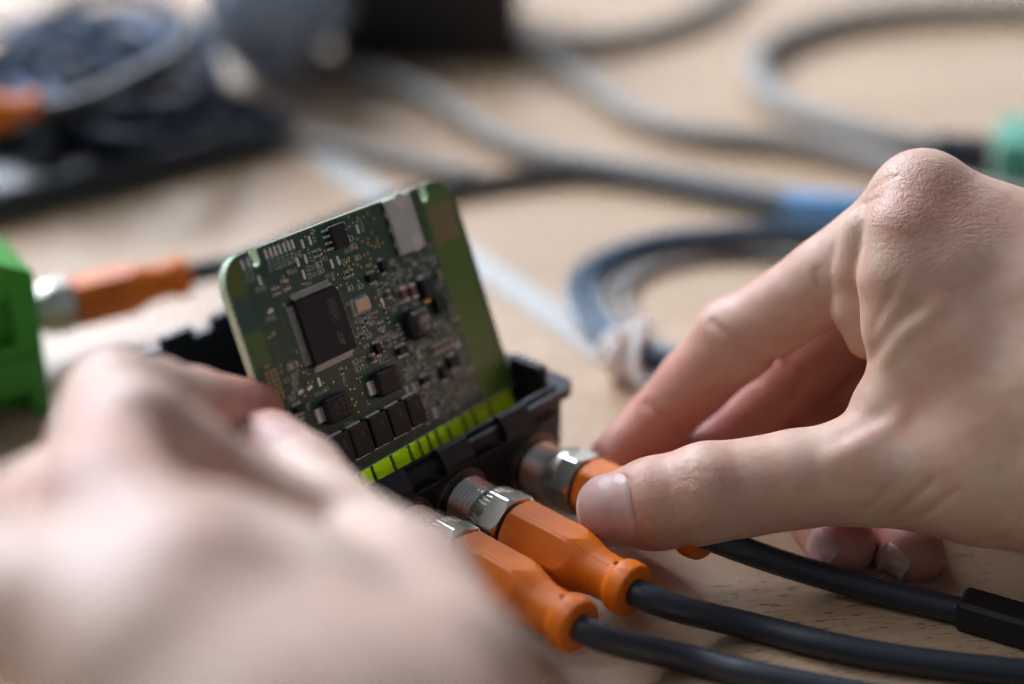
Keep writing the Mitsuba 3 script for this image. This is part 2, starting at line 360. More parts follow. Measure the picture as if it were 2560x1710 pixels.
# ---------------- measured points of the place (mm) ----------------
RIGHT_HAND = {'palm': [[[82.72, 330.98, 69.02, 10.0], [109.7, 319.26, 59.24, 14], [137.01, 306.79, 50.19, 20]], [[77.24, 322.44, 67.68, 7.5], [76.02, 317.9, 59.88, 7.2], [76.81, 314.27, 51.64, 7.0], [78.75, 311.07, 43.15, 6.5], [74.67, 308.82, 36.54, 7]], [[86.98, 321.08, 58.4, 13], [88.46, 313.91, 46.53, 14], [93.1, 305.9, 35.22, 15]], [[105.7, 317.04, 52.67, 18], [108.77, 306.48, 40.76, 20], [110.37, 298.09, 30.9, 16]], [[70.16, 302.17, 25.69, 10.2], [91.72, 299.32, 26.71, 13.5], [110.37, 296.56, 27.89, 17], [143.33, 289.91, 28.06, 22]], [[88.02, 352.61, 52.0, 10.5], [117.81, 339.49, 41.67, 14], [146.94, 324.92, 30.7, 20]], [[94.07, 366.44, 35.08, 10], [123.11, 351.26, 27.32, 13], [152.9, 335.96, 19.32, 18]], [[101.15, 375.35, 19.54, 9], [127.78, 360.96, 13.32, 12], [158.86, 346.83, 7.62, 16]], [[142.97, 314.14, 31.57, 26], [164.65, 301.54, 28.86, 28]]], 'palm_k': 9.0, 'fingers': [([[70.16, 302.17, 25.69, 10.2], [56.64, 302.67, 23.37, 9.7], [39.11, 302.58, 19.89, 10.0], [28.35, 302.56, 17.65, 9.2], [21.04, 303.32, 15.84, 7.5]], 6.0), ([[82.72, 330.98, 69.02, 10.0], [65.25, 333.77, 52.48, 8.8], [46.72, 336.56, 35.91, 8.4], [38.92, 337.19, 26.14, 7.7], [31.29, 336.85, 16.66, 7.0], [22.44, 332.55, 10.43, 5.8]], 5.0), ([[70.62, 327.69, 65.87, 4.8], [69.19, 326.66, 57.25, 5.0], [69.48, 324.82, 50.33, 4.8], [72.05, 322.47, 44.61, 4.4]], 2.6), ([[88.02, 352.61, 52.0, 10.5], [60.85, 350.39, 19.01, 8.6], [47.01, 342.92, 8.76, 7.4], [36.58, 332.12, 5.19, 6.2]], 4.0), ([[94.07, 366.44, 35.08, 10], [71.82, 353.41, 9.52, 8.4], [64.06, 330.83, 2.65, 7.4], [67.5, 307.75, 4.7, 7.0]], 3.0), ([[101.15, 375.35, 19.54, 9], [82.7, 351.17, 5.11, 7.6], [78.61, 327.85, 3.4, 6.8], [81.95, 306.05, 3.58, 6.6]], 3.0)], 'bumps': [[38.57, 301.03, 22.36, 8.6, 3], [81.79, 331.12, 71.5, 9.5, 6], [46.59, 336.5, 38.01, 8.0, 4]], 'grooves': [(0.525, 0.9, [[61.37, 326.94, 57.38], [62.16, 325.39, 54.57], [63.96, 324.77, 50.86]]), (0.5775000000000001, 0.8, [[41.41, 332.67, 43.36], [44.81, 328.81, 41.61], [48.5, 327.42, 39.09], [53.69, 328.33, 36.77], [59.84, 344.32, 27.45]]), (0.3675, 0.6, [[44.61, 327.75, 35.67], [48.62, 328.6, 32.41], [54.08, 344.49, 22.94]]), (0.2625, 0.5, [[39.12, 333.32, 40.72], [42.11, 328.87, 38.34]]), (0.525, 0.8, [[28.5, 333.59, 23.49], [32.97, 329.87, 21.21], [36.64, 330.96, 16.68]]), (0.21000000000000002, 0.5, [[30.49, 332.33, 24.67], [34.6, 329.72, 22.26], [38.25, 330.97, 18.63]]), (0.17850000000000002, 0.42, [[34.24, 298.93, 29.7], [34.24, 296.5, 28.48], [34.09, 294.53, 26.33]]), (0.14700000000000002, 0.42, [[36.33, 300.42, 30.82], [37.74, 296.53, 29.79], [39.12, 294.1, 27.71], [39.68, 292.62, 25.06]]), (0.14700000000000002, 0.42, [[38.67, 300.94, 31.18], [40.23, 296.59, 29.76], [41.62, 293.94, 26.92], [42.24, 292.52, 23.33], [41.82, 292.23, 19.91]]), (0.126, 0.42, [[30.97, 299.29, 27.69], [32.39, 297.93, 28.06], [34.17, 296.53, 28.46], [36.01, 296.16, 29.13], [38.24, 295.49, 29.09]]), (0.14700000000000002, 0.42, [[31.93, 296.21, 26.42], [33.75, 295.52, 27.29], [35.92, 294.22, 27.19], [37.4, 292.98, 25.73], [37.65, 292.07, 22.71], [36.06, 292.23, 20.36]]), (0.14700000000000002, 0.42, [[30.25, 296.27, 25.48], [30.76, 294.3, 23.11], [32.32, 293.12, 20.24], [34.67, 292.73, 18.22]]), (0.126, 0.42, [[32.62, 294.48, 24.79], [34.45, 293.28, 24.2], [35.6, 292.45, 22.47]]), (0.126, 0.42, [[33.71, 294.01, 25.08], [35.92, 293.02, 25.03], [36.69, 292.36, 23.43]]), (0.1155, 0.42, [[40.45, 293.0, 25.72], [39.76, 291.98, 22.32], [38.4, 292.05, 19.12], [36.29, 292.82, 16.79]]), (0.1155, 0.42, [[32.54, 300.19, 28.94], [33.73, 301.03, 29.79], [35.57, 300.43, 30.59], [37.67, 298.21, 30.57]]), (0.10500000000000001, 0.42, [[30.88, 297.7, 26.86], [33.05, 296.47, 27.6], [35.22, 295.19, 27.93]]), (0.10500000000000001, 0.42, [[23.05, 301.18, 25.42], [25.68, 300.4, 26.57], [28.77, 300.64, 27.32], [31.07, 300.8, 28.13]]), (0.10500000000000001, 0.42, [[23.73, 299.47, 25.32], [26.38, 299.2, 26.39], [29.43, 299.0, 26.96]]), (0.3675, 0.9, [[73.15, 291.0, 22.05], [76.21, 289.55, 26.53], [79.49, 289.34, 30.63]]), (0.3675, 0.9, [[77.2, 290.17, 21.68], [80.55, 288.22, 25.6], [83.31, 287.37, 29.43]]), (0.2625, 0.9, [[68.54, 291.33, 23.19], [70.43, 290.75, 26.23], [71.73, 290.94, 28.77]]), (-0.47250000000000003, 2.6, [[62.05, 295.86, 32.41], [66.19, 296.91, 34.87], [70.14, 298.64, 36.72], [74.76, 300.33, 39.48]]), (0.42000000000000004, 2.4, [[64.28, 299.31, 35.24], [68.09, 300.04, 36.8], [71.89, 300.92, 38.71]]), (0.47250000000000003, 1.8, [[70.36, 309.94, 46.36], [72.18, 307.37, 52.89], [76.98, 307.18, 58.1]]), (-0.3675, 1.8, [[72.46, 306.47, 48.17], [75.54, 305.81, 54.53], [81.27, 306.47, 59.29]]), (0.315, 1.2, [[69.97, 309.83, 52.51], [72.41, 309.85, 59.36], [74.03, 310.39, 63.33]]), (0.315, 0.6, [[71.19, 329.57, 73.56], [73.01, 327.96, 76.33], [75.62, 326.24, 78.28]]), (0.315, 0.6, [[69.23, 322.38, 68.08], [68.48, 325.6, 69.68], [70.12, 329.01, 71.24], [71.88, 324.98, 74.17]]), (0.8400000000000001, 0.9, [[63.99, 341.98, 25.26], [61.64, 341.54, 21.07], [59.14, 340.38, 17.25]]), (0.63, 0.8, [[53.69, 328.33, 36.77], [60.23, 343.68, 26.81], [63.99, 341.98, 25.26]]), (0.525, 0.55, [[21.2, 302.43, 24.34], [22.62, 300.19, 24.88], [22.97, 297.63, 23.74], [23.67, 295.3, 21.57], [24.82, 293.85, 18.87], [25.96, 293.87, 14.73], [26.0, 295.07, 12.32]])]}
LEFT_HAND = {'palm': [[[-54.87, 202.4, 78.26, 9.551406844106465], [-41.36, 184.79, 75.93, 12.478333333333332], [-29.13, 167.58, 62.66, 17.575510204081635]], [[-59.31, 182.11, 76.53, 9.765799999999999], [-44.38, 173.31, 73.91, 12.302857142857142], [-31.69, 163.31, 63.05, 17.463636363636365]], [[-54.99, 230.37, 76.02, 7.9787168141592915], [-49.12, 230.96, 69.87, 7.159999999999999], [-43.19, 232.34, 63.79, 7.096093749999999], [-30.51, 231.86, 56.99, 7.590344827586206]], [[-41.68, 204.21, 67.16, 12.844999999999999], [-32.07, 202.3, 63.42, 12.844999999999999]], [[-15.53, 215.72, 57.53, 9.804516129032258], [-10.23, 190.72, 58.27, 13.166774809160305], [-19.67, 164.0, 55.63, 21.090612244897958]], [[-27.54, 193.1, 62.93, 13.620801526717559], [-25.7, 173.99, 60.59, 19.531599999999997]], [[-27.56, 165.2, 57.98, 24.605714285714285], [-25.85, 146.03, 49.66, 25.787234042553187]]], 'palm_k': 12.0, 'fingers': [([[-54.87, 202.4, 78.26, 9.551406844106465], [-59.42, 225.88, 74.55, 8.416607142857142], [-63.36, 249.49, 71.07, 7.949555555555556], [-60.19, 261.72, 62.86, 7.9627857142857135], [-56.0, 272.77, 55.25, 7.858867924528302], [-49.19, 289.82, 44.77, 6.986126126126127]], 5.0), ([[-15.53, 215.72, 57.53, 9.804516129032258], [-29.52, 243.71, 50.94, 8.4612], [-36.36, 260.57, 48.88, 8.00051923076923], [-43.15, 274.42, 46.77, 7.104074534161491]], 6.0), ([[-59.31, 182.11, 76.53, 9.765799999999999], [-69.7, 193.47, 78.31, 8.098599221789883], [-70.92, 252.93, 54.39, 7.740327868852458], [-57.37, 289.32, 40.85, 6.793281437125748]], 4.0)], 'bumps': [], 'grooves': []}
CABLE_A = [[22.45, 271.28, 7.0], [31.6, 271.79, 3.2], [42.63, 267.82, 2.7], [54.2, 263.8, 2.7], [69.44, 259.62, 2.7], [88.49, 256.51, 2.7], [111.69, 255.28, 2.7]]
CABLE_B = [[33.58, 282.37, 7.0], [44.26, 282.26, 3.2], [56.23, 277.63, 2.7], [67.93, 273.27, 2.7], [83.54, 269.53, 2.7], [95.08, 267.55, 2.7], [115.01, 265.99, 2.7]]
CABLE_C = [[50.58, 300.55, 6.0], [54.54, 297.64, 6.5], [70.46, 294.37, 3.2], [88.54, 286.96, 2.7], [117.69, 274.62, 2.7]]
BACK_CABLE = [[-81.3, 429.28, 9.0], [-73.36, 445.57, 5.0], [-58.95, 467.04, 3.0], [-35.58, 492.2, 3.0], [-12.52, 507.75, 3.0], [3.5, 513.83, 3.0], [19.76, 517.47, 3.0], [43.56, 509.52, 3.0], [62.44, 498.32, 3.0], [80.69, 487.85, 3.0], [98.81, 480.64, 3.0], [123.25, 475.82, 3.0], [163.85, 463.36, 3.0]]
STRIP = [[-85.35, 577.3, -0.0], [36.75, 382.07, -0.0]]
COIL = [[41.43, 388.35, 2.2], [35.22, 391.58, 2.2], [28.93, 394.85, 2.2], [22.21, 402.98, 2.2], [17.12, 416.19, 2.2], [15.23, 429.3, 2.2], [18.05, 444.51, 2.2], [26.37, 456.13, 2.2], [37.92, 464.55, 2.2], [53.19, 468.86, 2.2], [72.15, 470.73, 2.2], [90.65, 468.86, 2.2], [107.51, 459.11, 2.2], [116.09, 441.68, 2.2], [105.26, 417.48, 2.2], [85.27, 400.08, 2.2], [61.82, 388.35, 2.2]]
COIL_IN = [[41.66, 391.11, 2.2], [33.39, 396.5, 2.2], [27.16, 402.49, 2.2], [22.57, 411.13, 2.2], [19.68, 423.98, 2.2], [20.72, 436.11, 2.2], [27.13, 446.8, 2.2], [39.76, 455.53, 2.2], [54.89, 460.61, 2.2], [72.23, 461.52, 2.2], [89.1, 459.11, 2.2], [102.2, 450.26, 2.2], [106.66, 436.11, 2.2], [93.89, 417.48, 2.2], [78.33, 404.93, 2.2], [56.99, 392.97, 2.2]]
TIE = [[28.71, 391.45, 3.0]]
GREY_A = [[-85.98, 635.94, 4.0], [-62.04, 619.66, 4.0], [-42.05, 601.23, 4.0], [-25.97, 581.92, 4.0], [-10.63, 556.1, 4.0], [3.62, 536.03, 4.0], [19.97, 524.56, 4.0], [43.8, 513.49, 4.0], [75.45, 497.95, 4.0], [99.59, 485.8, 4.0], [130.0, 478.3, 4.0], [177.26, 467.23, 4.0]]
GREY_B = [[-2.3, 651.89, 4.0], [16.72, 620.66, 4.0], [31.09, 589.61, 4.0], [47.03, 559.01, 4.0], [63.27, 547.92, 4.0], [81.21, 543.91, 4.0], [100.93, 534.86, 4.0], [118.89, 519.71, 4.0], [141.43, 500.02, 4.0], [171.34, 489.8, 4.0]]
GREY_C = [[229.1, 690.22, 4.5], [185.91, 690.22, 4.5], [131.58, 675.48, 4.5], [102.72, 650.29, 4.5], [88.86, 624.15, 4.5], [87.12, 597.41, 4.5], [94.77, 570.39, 4.5], [110.64, 551.45, 4.5], [126.8, 539.41, 4.5], [138.55, 535.49, 4.5]]
GREY_D = [[1.78, 641.19, 4.0], [20.5, 643.83, 4.0], [45.56, 654.62, 4.0], [69.01, 677.14, 4.0], [85.47, 704.14, 4.0], [100.66, 743.18, 4.0]]
GREY_E = [[-86.48, 542.85, 3.2], [-67.09, 546.04, 3.2], [-52.36, 538.91, 3.2], [-37.85, 530.41, 3.2], [-23.71, 521.75, 3.2], [-12.68, 515.51, 3.2]]
PLUG = [[141.5, 527.7, 6.0], [153.79, 524.66, 6.0], [169.36, 521.65, 6.0]]
BRICK = [[-65.85, 633.85, 0.0], [2.58, 633.85, 0.0], [2.74, 681.65, 0.0]]
TRAY = [[-156.82, 477.98, 0.0], [-69.02, 549.33, 0.0]]
GREEN = [[-111.9, 371.42, 0.0], [-128.21, 371.42, 0.0]]
GREEN_AX = [[-117.26, 399.99, 13.0], [-84.76, 420.65, 13.0]]
BIGCOIL = [[-135.04, 551.34, 0.0]]
BAG = [[-81.5, 569.98, 0.0]]
ORANGE_END = [[-159.74, 502.92, 27.62], [-139.03, 503.63, 29.0]]
HEAP = [[[-100.72, 567.75, 5.96], [-109.19, 548.37, 5.42], [-123.87, 540.51, 4.4], [-141.5, 541.6, 3.96], [-159.29, 549.92, 4.71], [-174.63, 565.79, 6.3], [-184.6, 589.44, 7.71], [-186.32, 617.59, 8.08], [-178.39, 642.33, 7.35], [-162.52, 654.7, 6.37], [-142.98, 650.21, 6.16], [-124.32, 630.69, 7.15], [-110.15, 602.27, 8.8], [-103.21, 572.79, 10.04], [-104.95, 549.36, 10.14], [-114.68, 536.07, 9.27], [-129.53, 533.12, 8.37], [-145.68, 538.12, 8.42], [-160.06, 548.7, 9.62], [-171.15, 564.62, 11.28]], [[-121.13, 549.02, 10.13], [-130.92, 537.88, 11.35], [-144.7, 538.37, 11.35], [-160.64, 551.46, 10.45], [-174.49, 573.95, 9.69], [-181.28, 598.87, 10.01], [-178.49, 618.84, 11.46], [-167.43, 630.31, 13.15], [-151.37, 633.44, 13.99], [-133.41, 628.0, 13.61], [-116.92, 612.14, 12.62], [-106.06, 586.5, 12.15], [-103.74, 557.19, 12.9], [-109.68, 532.81, 14.55], [-121.31, 519.66, 16.06], [-135.93, 519.8, 16.49], [-151.44, 531.76, 15.79]], [[-103.85, 575.28, 13.07], [-107.26, 552.91, 13.87], [-115.51, 536.16, 15.64], [-126.51, 527.79, 17.46], [-139.24, 529.62, 18.36], [-152.87, 542.24, 18.11], [-165.04, 563.83, 17.38], [-171.66, 588.99, 17.22], [-169.12, 609.72, 18.23], [-157.37, 619.39, 20.09], [-140.34, 616.88, 21.8], [-122.9, 605.52, 22.48], [-108.37, 588.34, 22.07], [-98.79, 566.18, 21.37], [-95.82, 540.62, 21.4], [-100.1, 516.32, 22.62]], [[-165.79, 609.9, 8.43], [-165.67, 619.18, 10.03], [-162.14, 629.07, 10.6], [-155.41, 636.12, 10.11], [-146.77, 635.77, 9.36], [-138.36, 626.19, 9.34], [-131.96, 609.79, 10.5], [-128.4, 591.44, 12.34], [-128.01, 576.01, 13.85], [-131.03, 566.78, 14.26], [-137.15, 564.81, 13.68], [-144.86, 568.79, 12.97], [-151.75, 575.72, 13.1], [-155.77, 582.6, 14.38], [-156.47, 588.35, 16.24], [-154.76, 594.12, 17.64], [-151.45, 601.02, 17.91]], [[-168.88, 571.79, 13.39], [-179.44, 574.07, 13.18], [-189.27, 578.54, 14.12], [-197.02, 586.27, 15.65], [-201.36, 598.27, 16.76], [-201.17, 612.89, 16.76], [-196.27, 625.59, 15.83], [-187.79, 631.38, 14.84], [-177.54, 627.87, 14.72], [-167.26, 616.1, 15.75], [-158.73, 599.68, 17.28], [-153.96, 583.44, 18.31], [-154.5, 571.69, 18.22], [-160.22, 566.48, 17.23], [-169.07, 566.84, 16.29], [-178.19, 570.09, 16.28], [-185.66, 574.35, 17.38]], [[-121.25, 530.32, 19.17], [-126.67, 531.41, 21.11], [-129.65, 537.13, 22.19], [-129.91, 546.12, 22.07], [-127.57, 554.93, 21.39], [-122.72, 559.61, 21.23], [-115.62, 557.63, 22.25], [-107.46, 549.23, 24.18], [-100.54, 537.57, 25.98], [-97.03, 526.93, 26.74], [-97.64, 519.84, 26.39], [-101.4, 515.7, 25.74]], [[-115.3, 632.34, 8.41], [-111.5, 619.43, 7.98], [-112.24, 607.29, 7.51], [-116.81, 594.55, 8.1], [-124.78, 583.27, 9.94], [-135.0, 578.55, 12.1], [-145.21, 584.25, 13.37], [-152.54, 599.18, 13.34], [-154.64, 617.02, 12.72], [-150.59, 630.1, 12.77], [-141.01, 633.67, 14.14], [-127.97, 627.46, 16.32]], [[-154.35, 577.12, 8.62], [-162.23, 576.73, 9.38], [-171.49, 584.78, 8.93], [-180.66, 600.01, 7.79], [-186.64, 618.04, 7.06], [-186.4, 632.57, 7.49], [-179.54, 638.99, 8.9], [-168.77, 637.38, 10.31], [-157.54, 631.09, 10.74], [-147.95, 622.27, 10.01], [-141.03, 610.14, 8.87], [-137.86, 593.97, 8.42], [-139.46, 576.49, 9.18], [-145.72, 563.38, 10.71], [-155.25, 559.69, 11.92], [-166.02, 566.93, 12.01], [-176.0, 582.59, 11.06]], [[-128.01, 569.51, 18.83], [-115.29, 569.08, 18.72], [-102.87, 562.37, 17.95], [-93.96, 547.7, 17.66], [-91.12, 527.91, 18.59], [-94.45, 509.2, 20.47], [-102.13, 497.16, 22.22], [-112.22, 494.32, 22.86], [-123.26, 500.03, 22.36], [-133.42, 511.43, 21.64], [-139.87, 524.53, 21.81], [-139.99, 535.22, 23.22], [-133.61, 540.82, 25.19], [-123.48, 541.52, 26.56], [-113.02, 539.22, 26.68]], [[-142.91, 585.34, 18.81], [-148.71, 593.47, 19.63], [-150.98, 600.25, 21.52], [-149.83, 606.7, 23.49], [-145.54, 613.75, 24.47], [-138.49, 619.03, 24.25], [-129.96, 617.89, 23.6], [-122.12, 607.74, 23.65], [-116.8, 590.76, 24.97], [-114.64, 572.33, 27.04], [-115.68, 557.89, 28.71], [-119.82, 550.69, 29.19], [-126.49, 551.04, 28.66], [-133.89, 556.58, 28.16]], [[-111.83, 626.29, 5.88], [-110.62, 609.45, 6.7], [-114.62, 599.21, 6.29], [-122.91, 596.81, 5.18], [-132.84, 600.34, 4.49], [-141.47, 606.53, 4.98], [-147.29, 613.65, 6.45], [-150.33, 622.87, 7.89], [-150.61, 635.88, 8.32], [-147.12, 650.76, 7.59], [-138.98, 660.81, 6.49], [-127.56, 659.11, 6.14], [-116.45, 644.79, 7.01], [-108.95, 623.84, 8.6], [-106.44, 604.01, 9.8], [-108.98, 590.15, 9.82]], [[-165.09, 601.81, 8.07], [-158.79, 610.37, 7.47], [-149.53, 609.98, 7.96], [-138.69, 600.31, 9.57], [-128.86, 584.35, 11.39], [-123.09, 567.54, 12.35], [-123.0, 554.75, 12.09], [-127.78, 547.46, 11.25], [-135.15, 543.93, 10.95], [-143.12, 542.19, 11.87], [-150.85, 542.91, 13.67], [-157.95, 549.12, 15.31], [-163.12, 562.52, 15.85], [-164.08, 579.96, 15.28], [-159.14, 593.82, 14.49]], [[-135.9, 546.41, 9.24], [-139.9, 539.88, 9.48], [-145.41, 534.36, 10.84], [-151.11, 531.86, 12.71], [-156.03, 533.99, 14.07], [-159.77, 540.79, 14.3], [-161.97, 550.4, 13.66], [-161.82, 559.45, 13.05], [-158.29, 564.29, 13.37], [-151.39, 562.74, 14.8], [-142.9, 555.54, 16.66], [-135.56, 546.0, 17.95], [-131.34, 537.54, 18.11], [-130.5, 531.17, 17.43]], [[-123.56, 602.16, 15.99], [-120.89, 591.01, 15.31], [-120.99, 577.17, 15.7], [-124.14, 563.84, 17.24], [-129.9, 556.28, 19.04], [-137.08, 558.11, 20.03], [-144.1, 568.86, 19.77], [-149.3, 584.25, 18.89], [-151.23, 598.56, 18.51], [-148.87, 607.27, 19.36], [-142.4, 608.42, 21.13], [-133.73, 602.98, 22.74], [-125.8, 593.99, 23.27], [-120.82, 584.39, 22.68], [-119.12, 574.98, 21.85], [-119.68, 564.81, 21.88], [-121.65, 553.77, 23.14]], [[-113.73, 526.02, 21.01], [-121.96, 527.64, 20.92], [-131.33, 538.61, 20.09], [-138.87, 555.1, 19.59], [-141.63, 571.0, 20.24], [-138.71, 581.58, 21.91], [-131.54, 586.17, 23.65], [-122.19, 586.43, 24.43], [-112.21, 582.31, 24.04], [-103.15, 571.57, 23.18], [-97.13, 553.56, 22.97], [-95.75, 532.18, 23.98], [-99.0, 513.97, 25.79], [-105.56, 504.2, 27.32]], [[-136.08, 536.18, 17.79], [-136.77, 518.97, 19.33], [-143.39, 508.68, 19.85], [-154.99, 508.13, 19.27], [-168.41, 516.12, 18.35], [-179.66, 528.44, 18.15], [-185.98, 540.9, 19.15], [-186.69, 551.92, 20.86], [-182.21, 561.98, 22.25], [-173.01, 570.39, 22.52], [-160.16, 573.5, 21.78], [-146.53, 567.35, 20.94], [-135.95, 551.92, 20.97], [-130.76, 531.82, 22.17], [-131.02, 513.13, 23.91], [-135.82, 500.41, 25.11], [-144.42, 495.73, 25.15]], [[-151.5, 652.8, 6.06], [-149.04, 635.84, 7.42], [-151.25, 624.73, 7.61], [-157.94, 621.36, 6.75], [-167.09, 624.43, 5.85], [-175.59, 630.59, 5.91], [-181.12, 636.96, 7.18], [-183.42, 643.45, 8.87], [-183.27, 652.09, 9.86], [-180.72, 663.23, 9.61], [-174.83, 672.67, 8.6], [-165.63, 673.67, 7.95], [-155.4, 663.03, 8.48], [-147.47, 644.38, 10.03], [-143.97, 625.25, 11.59], [-145.35, 611.65, 12.14], [-151.13, 605.47, 11.51]], [[-140.11, 515.77, 12.2], [-150.55, 513.85, 12.75], [-161.02, 515.86, 14.44], [-169.63, 523.27, 16.5], [-174.49, 536.19, 17.88], [-174.36, 551.56, 18.06], [-169.28, 564.08, 17.48], [-160.41, 569.01, 17.2], [-149.25, 564.29, 18.04], [-137.57, 550.92, 19.91], [-127.92, 532.64, 21.9], [-123.0, 514.79, 23.01]], [[-130.72, 541.31, 11.79], [-141.18, 549.47, 13.41], [-148.87, 565.79, 14.05], [-152.91, 586.74, 13.55], [-152.73, 607.31, 12.66], [-147.49, 621.93, 12.45], [-136.9, 625.49, 13.45], [-123.07, 615.96, 15.2], [-110.4, 596.96, 16.66], [-102.8, 575.8, 17.01], [-101.38, 557.94, 16.32], [-104.92, 544.3, 15.51], [-111.79, 533.53, 15.57], [-121.03, 526.1, 16.81], [-132.01, 525.56, 18.6], [-143.28, 535.82, 19.85], [-152.22, 556.95, 19.91]], [[-169.78, 662.61, 14.66], [-163.92, 670.79, 16.03], [-152.56, 668.52, 18.21], [-139.54, 657.9, 20.14], [-128.63, 643.95, 21.0], [-121.5, 629.69, 20.79], [-118.32, 614.63, 20.39], [-119.18, 597.84, 20.82], [-124.19, 581.5, 22.43], [-132.71, 570.68, 24.65], [-143.05, 569.95, 26.4], [-152.89, 580.13, 26.99]]]
NAILS = [('hand', 0, [23.7, 295.71, 21.64], [-0.8944, 0.2667, -0.3592], [-0.4181, -0.784, 0.4589], 13.0, 14.5), ('hand', 0, [60.84, 307.5, 6.91], [0.2515, -0.9421, -0.2218], [-0.9118, -0.3075, 0.2723], 7.6, 7.6), ('hand', 0, [75.6, 305.47, 5.0], [0.2719, -0.9199, -0.2825], [-0.9253, -0.3306, 0.1856], 7.0, 6.8), ('hand_001', 0, [-40.5, 260.57, 55.77], [-0.377, 0.91, -0.1725], [-0.47, -0.0275, 0.8823], 12.0, 12.0)]
KNUCKLES = [(80.47, 327.07, 74.56, 17, 0.75), (35.5, 294.1, 26.8, 11, 0.3), (69.76, 320.55, 66.18, 14, 0.3)]
BOARD_O = [-54.045, 297.483, 72.759]
BEX = np.array([0.539817, 0.835409, -0.103386])
BEY = np.array([-0.295597, 0.303122, 0.905947])

# ---------------- the table ----------------
tb = slab(-1600, 1600, -500, 1700, -30, 0, 2)
put("table_top", tb, "mat_table"); tag("table_top", "light beech wood table top with fine dark flecks", kind="structure")

# a pale flat strip lying on the wood
a, b = np.array(STRIP[0][:2]), np.array(STRIP[1][:2]); d = (b - a) / np.linalg.norm(b - a); nrm = np.array([-d[1], d[0]])
L = float(np.linalg.norm(b - a))
put("white_strip", slab(0, L, -5.2, 5.2, 0, 0.7, 0.2), "mat_strip", to=frame([a[0], a[1], 0.05], [*d, 0], [*nrm, 0], [0, 0, 1]))
tag("white_strip", "long flat white strip running diagonally across the wood behind the circuit board", "strip")

# ---------------- the open black box ----------------
A = np.array([-0.6601, -0.7511, 0.0]); B = np.array([0.7511, -0.6601, 0.0])     # along the connector wall, out of it
RIM = 23.5
FR = np.array([14.0, 342.9, 0.0])
BO = FR + 86 * A                                                                  # box frame: x along the wall to the right, y to the back
BOX = frame(BO + np.array([0, 0, 0.3]), -A, -B, [0, 0, 1])
tag("open_box", "open black plastic box holding the tilted green circuit board", "box")
outer = slab(14, 81.5, 0, 80, 0, RIM, 0.6)
inner = slab(16, 79.5, 2, 78, 2, 40)
holes = m3.Manifold()
put("open_box__shell", outer - inner, "mat_black", to=BOX)
flange_cs = m3.CrossSection([np.array([(11, -0.8), (86, -0.8), (86, 81.5), (11, 81.5)])]).offset(-4, m3.JoinType.Round, circular_segments=48).offset(4, m3.JoinType.Round, circular_segments=48)
hole_cs = m3.CrossSection([np.array([(15.99, 1.99), (79.51, 1.99), (79.51, 78.01), (15.99, 78.01)])])
fl = (flange_cs - hole_cs).extrude(2.4).translate([0, 0, RIM - 2.38])
lip = m3.CrossSection([np.array([(14.8, 1.1), (80.6, 1.1), (80.6, 79.2), (14.8, 79.2)])]) - hole_cs
fl = fl + lip.extrude(1.0).translate([0, 0, RIM - 0.2])
put("open_box__rim", fl, "mat_black", to=BOX)
def clip(x0, x1):
    p = np.array([(-2.6, 20.2), (-0.7, 19.6), (1.4, 20.5), (1.6, RIM + 0.8), (0.9, RIM + 1.7), (-0.3, RIM + 1.5), (-2.6, RIM - 1.4)])
    m = m3.CrossSection([p]).extrude(x1 - x0).rotate([90, 0, 90]).translate([x0, 0, 0])
    put("open_box__clip", m, "mat_black", to=BOX)
for x0 in (60.5, 42.0, 24.0): clip(x0, x0 + 8.4)
for x0, x1 in ((15.0, 23.5), (33, 41.3), (51.0, 59.6), (69.8, 79)):
    put("open_box__ledge", slab(x0, x1, -1.7, -0.5, 18.6, 19.5, 0.25), "mat_black", to=BOX)
for x0, x1 in ((35.5, 44.2), (50.0, 60.0)):
    put("open_box__tab", slab(x0, x1, 77.9, 80.4, RIM - 0.5, RIM + 3.2, 0.3), "mat_black", to=BOX)
put("open_box__tab", slab(79.3, 82.0, 4.8, 14.0, RIM - 0.5, RIM + 3.8, 0.3), "mat_black", to=BOX)
put("open_box__tab", slab(79.3, 82.0, 48, 58, RIM - 0.5, RIM + 3.8, 0.3), "mat_black", to=BOX)
# lime coloured blocks in a black carrier behind the connector wall
cx = [(17.5, 22.0), (22.6, 27.2), (27.8, 31.1), (31.7, 36.9), (37.5, 42.4), (43.0, 45.7), (46.3, 48.7), (49.3, 51.6), (52.2, 55.1), (55.7, 60.2), (60.8, 63.8), (64.4, 69.3), (69.9, 77.2)]
put("open_box__carrier", slab(17, 78.4, 15.0, 17.0, 2.01, 22), "mat_black", to=frame(BO + np.array([0, 0, 0.3]), -A, -B, [0, 0, 1]))
for x0, x1 in cx:
    y0 = 4.2 + 8.0 * (x0 - 6) / 71.0
    g = m3.CrossSection([np.array([(x0, 12), (x1, 12), (x1, 30.5 - 0.11 * x0), (x0, 30.5 - 0.11 * x0)])]).offset(-0.7, m3.JoinType.Round, circular_segments=24).offset(0.7, m3.JoinType.Round, circular_segments=24)
    put("open_box__lime_block", g.extrude(2.0).rotate([90, 0, 0]).translate([0, 2.0, -20]).rotate([-28, 0, 0]).translate([0, y0, 20]), "mat_lime", smooth=30, to=BOX)
    put("open_box__divider", slab(x1 + 0.06, x1 + 0.54, -0.25, 2.5, -8, 9.5 - 0.11 * x0).rotate([-28, 0, 0]).translate([0, y0, 20]), "mat_black_gloss", to=BOX)

